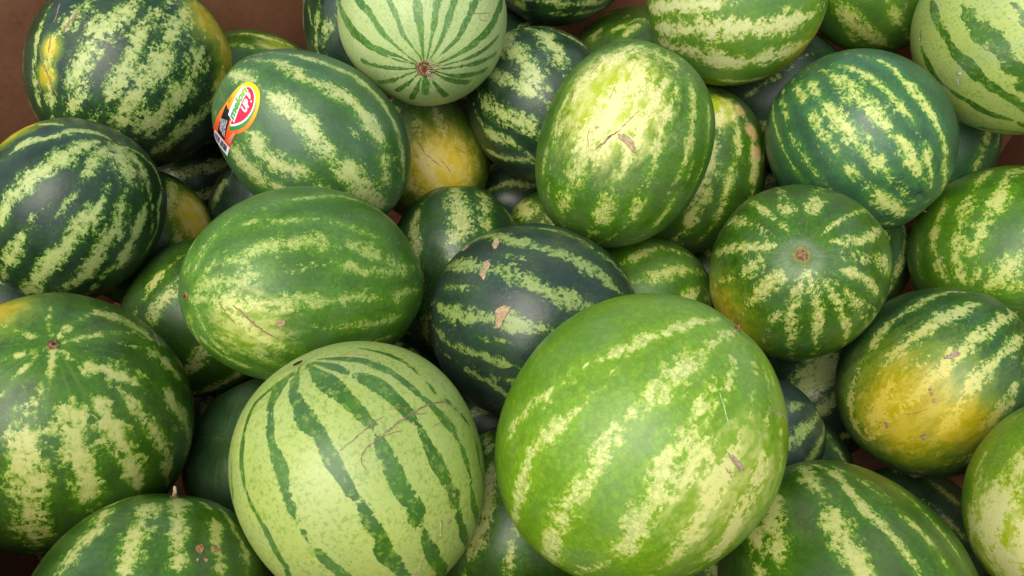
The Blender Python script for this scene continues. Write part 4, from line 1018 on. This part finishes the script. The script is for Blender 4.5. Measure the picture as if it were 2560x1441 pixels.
# ------------------------------------------------------------------ build every watermelon
ROOTS, SHAPES = {}, {}
for idx, n in enumerate(WHO):
    mm = M[n]
    seed = 101 + idx * 7
    R = random.Random(seed)
    shape = Shape(n, seed)
    SHAPES[n] = shape
    big = len(mm['s']) >= 5
    nu, nv = (192, 112) if big else (112, 72)
    me = melon_mesh(n, shape, seed, nu, nv)
    me.materials.append(rind_material(n, seed))
    parts = bool(WHO[n][1]) or bool(mm['sc']) or n == 'sticker'
    body = bpy.data.objects.new('rind' if parts else 'watermelon', me)
    col.objects.link(body)
    if parts:
        root = bpy.data.objects.new('watermelon', None)
        col.objects.link(root)
        body.parent = root
    else:
        root = body
    root.location = mm['p']
    root.rotation_mode = 'QUATERNION'
    root.rotation_quaternion = mm['q']
    root['label'] = WHO[n][2]
    root['category'] = 'watermelon'
    root['group'] = 'watermelons heaped in the cardboard bin'
    ROOTS[n] = root
    if WHO[n][1]:
        add_stem(n, shape, root, R)
    for kind, line, w, c in mm['sc']:
        if kind == 'P':
            patch(shape, line, MAT[c], root, R, .0007)
        else:
            stroke(shape, line, w, MAT[c], root, R, .0006)

# ------------------------------------------------------------------ the layer that carries the heap
BURIED = [(-0.004, 0.129, 0.158), (-0.275, 0.214, 0.159), (-0.692, 0.597, 0.136), (0.676, 0.584, 0.128),
          (0.46, 0.205, 0.144), (0.167, 0.489, 0.12), (0.02, 0.131, 0.369)]
RBu = random.Random(77)
M['buried'] = dict(p=BURIED[0], q=[1, 0, 0, 0], a=0.097, k=1.08, v=[1, 0, 0], s=[], sc=[], sp=[])
WHO['buried'] = ('mid', '', 'watermelon buried out of sight under the heap')
me = melon_mesh('buried', Shape('buried', 901), 901, 112, 72)
me.materials.append(rind_material('buried', 901))
first = None
for p_ in BURIED:
    if first is None:
        first = o = bpy.data.objects.new('watermelon', me)
    else:
        o = first.copy()
    col.objects.link(o)
    o.location = p_
    o.rotation_euler = [RBu.uniform(0, 6.28) for _ in range(3)]
    o['label'] = WHO['buried'][2]
    o['category'] = 'watermelon'
    o['group'] = 'watermelons buried under the heap'

# ------------------------------------------------------------------ the fruit sticker
SH = SHAPES['sticker']
_P0, _e1, _e2, _n = (np.array(STICKER[k_]) for k_ in ('P0', 'e1', 'e2', 'n'))

def on_rind(xy, lift):
    sc = np.array([SH.a, SH.a, SH.a * SH.k])
    out = []
    for x, y in xy:
        q = _P0 + (_e1 * x + _e2 * y) * .001
        qs, ns = q / sc, _n / sc
        A_, B_, C_ = ns @ ns, qs @ ns, qs @ qs - 1
        t = (-B_ + math.sqrt(max(0, B_ * B_ - A_ * C_))) / A_
        u_ = qs + ns * t
        u_ /= np.linalg.norm(u_)
        out.append(SH(u_, lift)[0])
    return out

def flat_to_rind(name, bm, mat, parent, lift, edge=3.0, grad=None):
    """cut a flat bmesh (millimetres) fine enough to bend, then lay it on the rind"""
    bmesh.ops.triangulate(bm, faces=list(bm.faces))
    for _ in range(5):
        long_ = [e_ for e_ in bm.edges if e_.calc_length() > edge]
        if not long_:
            break
        bmesh.ops.subdivide_edges(bm, edges=long_, cuts=1)
        bmesh.ops.triangulate(bm, faces=list(bm.faces))
    for f in bm.faces:
        if f.normal.z < 0:
            f.normal_flip()
    me = bpy.data.meshes.new(name)
    bm.to_mesh(me)
    bm.free()
    flat = np.array([(v.co.x, v.co.y) for v in me.vertices])
    pos = on_rind(flat, lift)
    for v, q in zip(me.vertices, pos):
        v.co = q
    me.polygons.foreach_set('use_smooth', [True] * len(me.polygons))
    at = me.attributes.new('along', 'FLOAT', 'POINT')
    at.data.foreach_set('value', ((flat[:, 1] + 60.0) / 100.0).astype(np.float32))
    me.materials.append(mat)
    o = bpy.data.objects.new(name, me)
    col.objects.link(o)
    o.parent = parent
    return o

def poly_bm(pts, rounds=0):
    pts = [Vector((x, y, 0)) for x, y in pts]
    for _ in range(rounds):
        q = []
        for a_, b_ in zip(pts, pts[1:] + pts[:1]):
            q += [a_ * .75 + b_ * .25, a_ * .25 + b_ * .75]
        pts = q
    bm = bmesh.new()
    bm.faces.new([bm.verts.new(p_) for p_ in pts])
    return bm

def print_mat(name, stops, rough=.3):
    g = NT(name)
    b = g.new('ShaderNodeBsdfPrincipled')
    o = g.new('ShaderNodeOutputMaterial')
    rp = g.new('ShaderNodeValToRGB')
    el = rp.color_ramp.elements
    while len(el) < len(stops):
        el.new(.5)
    for e_, (p_, c_) in zip(el, stops):
        e_.position = p_
        e_.color = lin(c_)
    g.put(rp.inputs['Fac'], g.attr('along'))
    g.put(b.inputs['Base Color'], rp.outputs['Color'])
    b.inputs['Roughness'].default_value = rough
    g.put(o.inputs['Surface'], b.outputs[0])
    return g.m

PM = {
 'base': print_mat('print_sunset', [(0.0, '#d8301f'), (.30, '#e65a22'), (.52, '#f08a1c'), (.78, '#f5c80f'), (1, '#f7e011')]),
 'white': print_mat('print_white', [(0, '#f0eef2'), (1, '#f2f2f4')]),
 'red': print_mat('print_red', [(0, '#d81f38'), (1, '#e02440')]),
 'green': print_mat('print_green', [(.3, '#12803c'), (.55, '#2f9a48'), (.8, '#9ab07a')]),
 'black': print_mat('print_black', [(0, '#141414'), (1, '#1a1a1c')]),
 'melon': print_mat('print_melon', [(.42, '#1f9048'), (.60, '#4aa63c'), (.85, '#a8c832')]),
 'ink': print_mat('print_ink', [(0, '#7a3a12'), (1, '#8a6a10')]),
}

stk = flat_to_rind('sticker', poly_bm(STICKER['outline'], 1), PM['base'], ROOTS['sticker'], .0005, 3.0)
stk['label'] = 'red, orange and yellow paper fruit sticker with watermelon slice'
flat_to_rind('slice_rim', poly_bm(STICKER['white'], 1), PM['white'], stk, .0008)
flat_to_rind('slice_flesh', poly_bm(STICKER['red'], 1), PM['red'], stk, .0010)
flat_to_rind('slice_rind', poly_bm(STICKER['green']), PM['green'], stk, .0009)
flat_to_rind('text_panel', poly_bm(STICKER['black']), PM['black'], stk, .0008)
flat_to_rind('name_panel', poly_bm(STICKER['mback']), PM['white'], stk, .0012)

def text_bm(body, fat=0.0, shear=0.0):
    cu = bpy.data.curves.new('t', 'FONT')
    cu.body = body
    cu.offset = fat
    cu.shear = shear
    cu.resolution_u = 3
    ob = bpy.data.objects.new('t', cu)
    col.objects.link(ob)
    dg = bpy.context.evaluated_depsgraph_get()
    me = bpy.data.meshes.new_from_object(ob.evaluated_get(dg))
    bpy.data.objects.remove(ob)
    bm = bmesh.new()
    bm.from_mesh(me)
    bpy.data.meshes.remove(me)
    return bm

def lettering(body, base, top, mat, lift, fat=.0, shear=.0):
    """body set between a base line (two points) and the top left corner, millimetres"""
    bm = text_bm(body, fat, shear)
    xs = [v.co.x for v in bm.verts]
    ys = [v.co.y for v in bm.verts]
    x0, w = min(xs), max(xs) - min(xs)
    y0, h = min(ys), max(ys) - min(ys)
    b0, b1, t0 = Vector(base[0]), Vector(base[1]), Vector(top)
    dx, dy = b1 - b0, t0 - b0
    for v in bm.verts:
        q = b0 + dx * ((v.co.x - x0) / w) + dy * ((v.co.y - y0) / h)
        v.co = (q.x, q.y, 0)
    return flat_to_rind('lettering', bm, mat, stk, lift, 4.0)

lettering('melon', STICKER['mbase'], STICKER['mtop'][0], PM['melon'], .0014, .055)
lettering('UP', STICKER['ubase'], STICKER['utop'][0], PM['white'], .0014, .06, .2)
flat_to_rind('exclamation_mark', poly_bm(STICKER['exc'], 1), PM['white'], stk, .0014)
flat_to_rind('exclamation_mark', poly_bm(STICKER['excdot'], 2), PM['white'], stk, .0014)
tb0, tb1, sb0, sb1 = (Vector(q) for q in (STICKER['tbase'] + STICKER['tbase2']))
for i, body in enumerate(('SEEDLESS', 'WATERMELON', "MELON D'EAU", 'SANS PEPINS')):
    f = i / 3
    p0, p1 = tb0.lerp(sb0, f), tb1.lerp(sb1, f)
    lettering(body, (p0, p1), p0 + Vector((-2.6, 0.2)), PM['white'], .0011, .01)
lettering('JUICY', STICKER['jbase'], STICKER['jtop'][0], PM['ink'], .0009, .01)
for i in range(4):                                  # fine print on the red tail
    p0 = Vector(STICKER['rtxt'][0]).lerp(Vector(STICKER['rtxt2'][0]), i / 3)
    p1 = Vector(STICKER['rtxt'][1]).lerp(Vector(STICKER['rtxt2'][1]), i / 3)
    d_ = (p1 - p0).normalized()
    s_ = Vector((d_.y, -d_.x)) * .35
    flat_to_rind('fine_print', poly_bm([p0 - s_, p1 - s_, p1 + s_, p0 + s_]), simple_mat('print_pink', lin('#f0a088'), .4) if i == 0 else bpy.data.materials['print_pink'], stk, .0008)
bc = [Vector(q) for q in STICKER['barcode']]
flat_to_rind('barcode_panel', poly_bm([(q.x, q.y) for q in bc]), PM['white'], stk, .0008)
RB = random.Random(5)
u_ = .07
bars = bmesh.new()
while u_ < .88:
    w_ = RB.choice((.008, .008, .014, .02))
    if not .44 < u_ < .50:
        q = [bc[0].lerp(bc[3], u_), bc[1].lerp(bc[2], u_), bc[1].lerp(bc[2], u_ + w_), bc[0].lerp(bc[3], u_ + w_)]
        lo, hi = .22, .9
        q = [q[0].lerp(q[1], lo), q[0].lerp(q[1], hi), q[3].lerp(q[2], hi), q[3].lerp(q[2], lo)]
        bars.faces.new([bars.verts.new((c_.x, c_.y, 0)) for c_ in q])
    u_ += w_ + RB.choice((.008, .012, .018))
flat_to_rind('barcode', bars, PM['black'], stk, .0011)
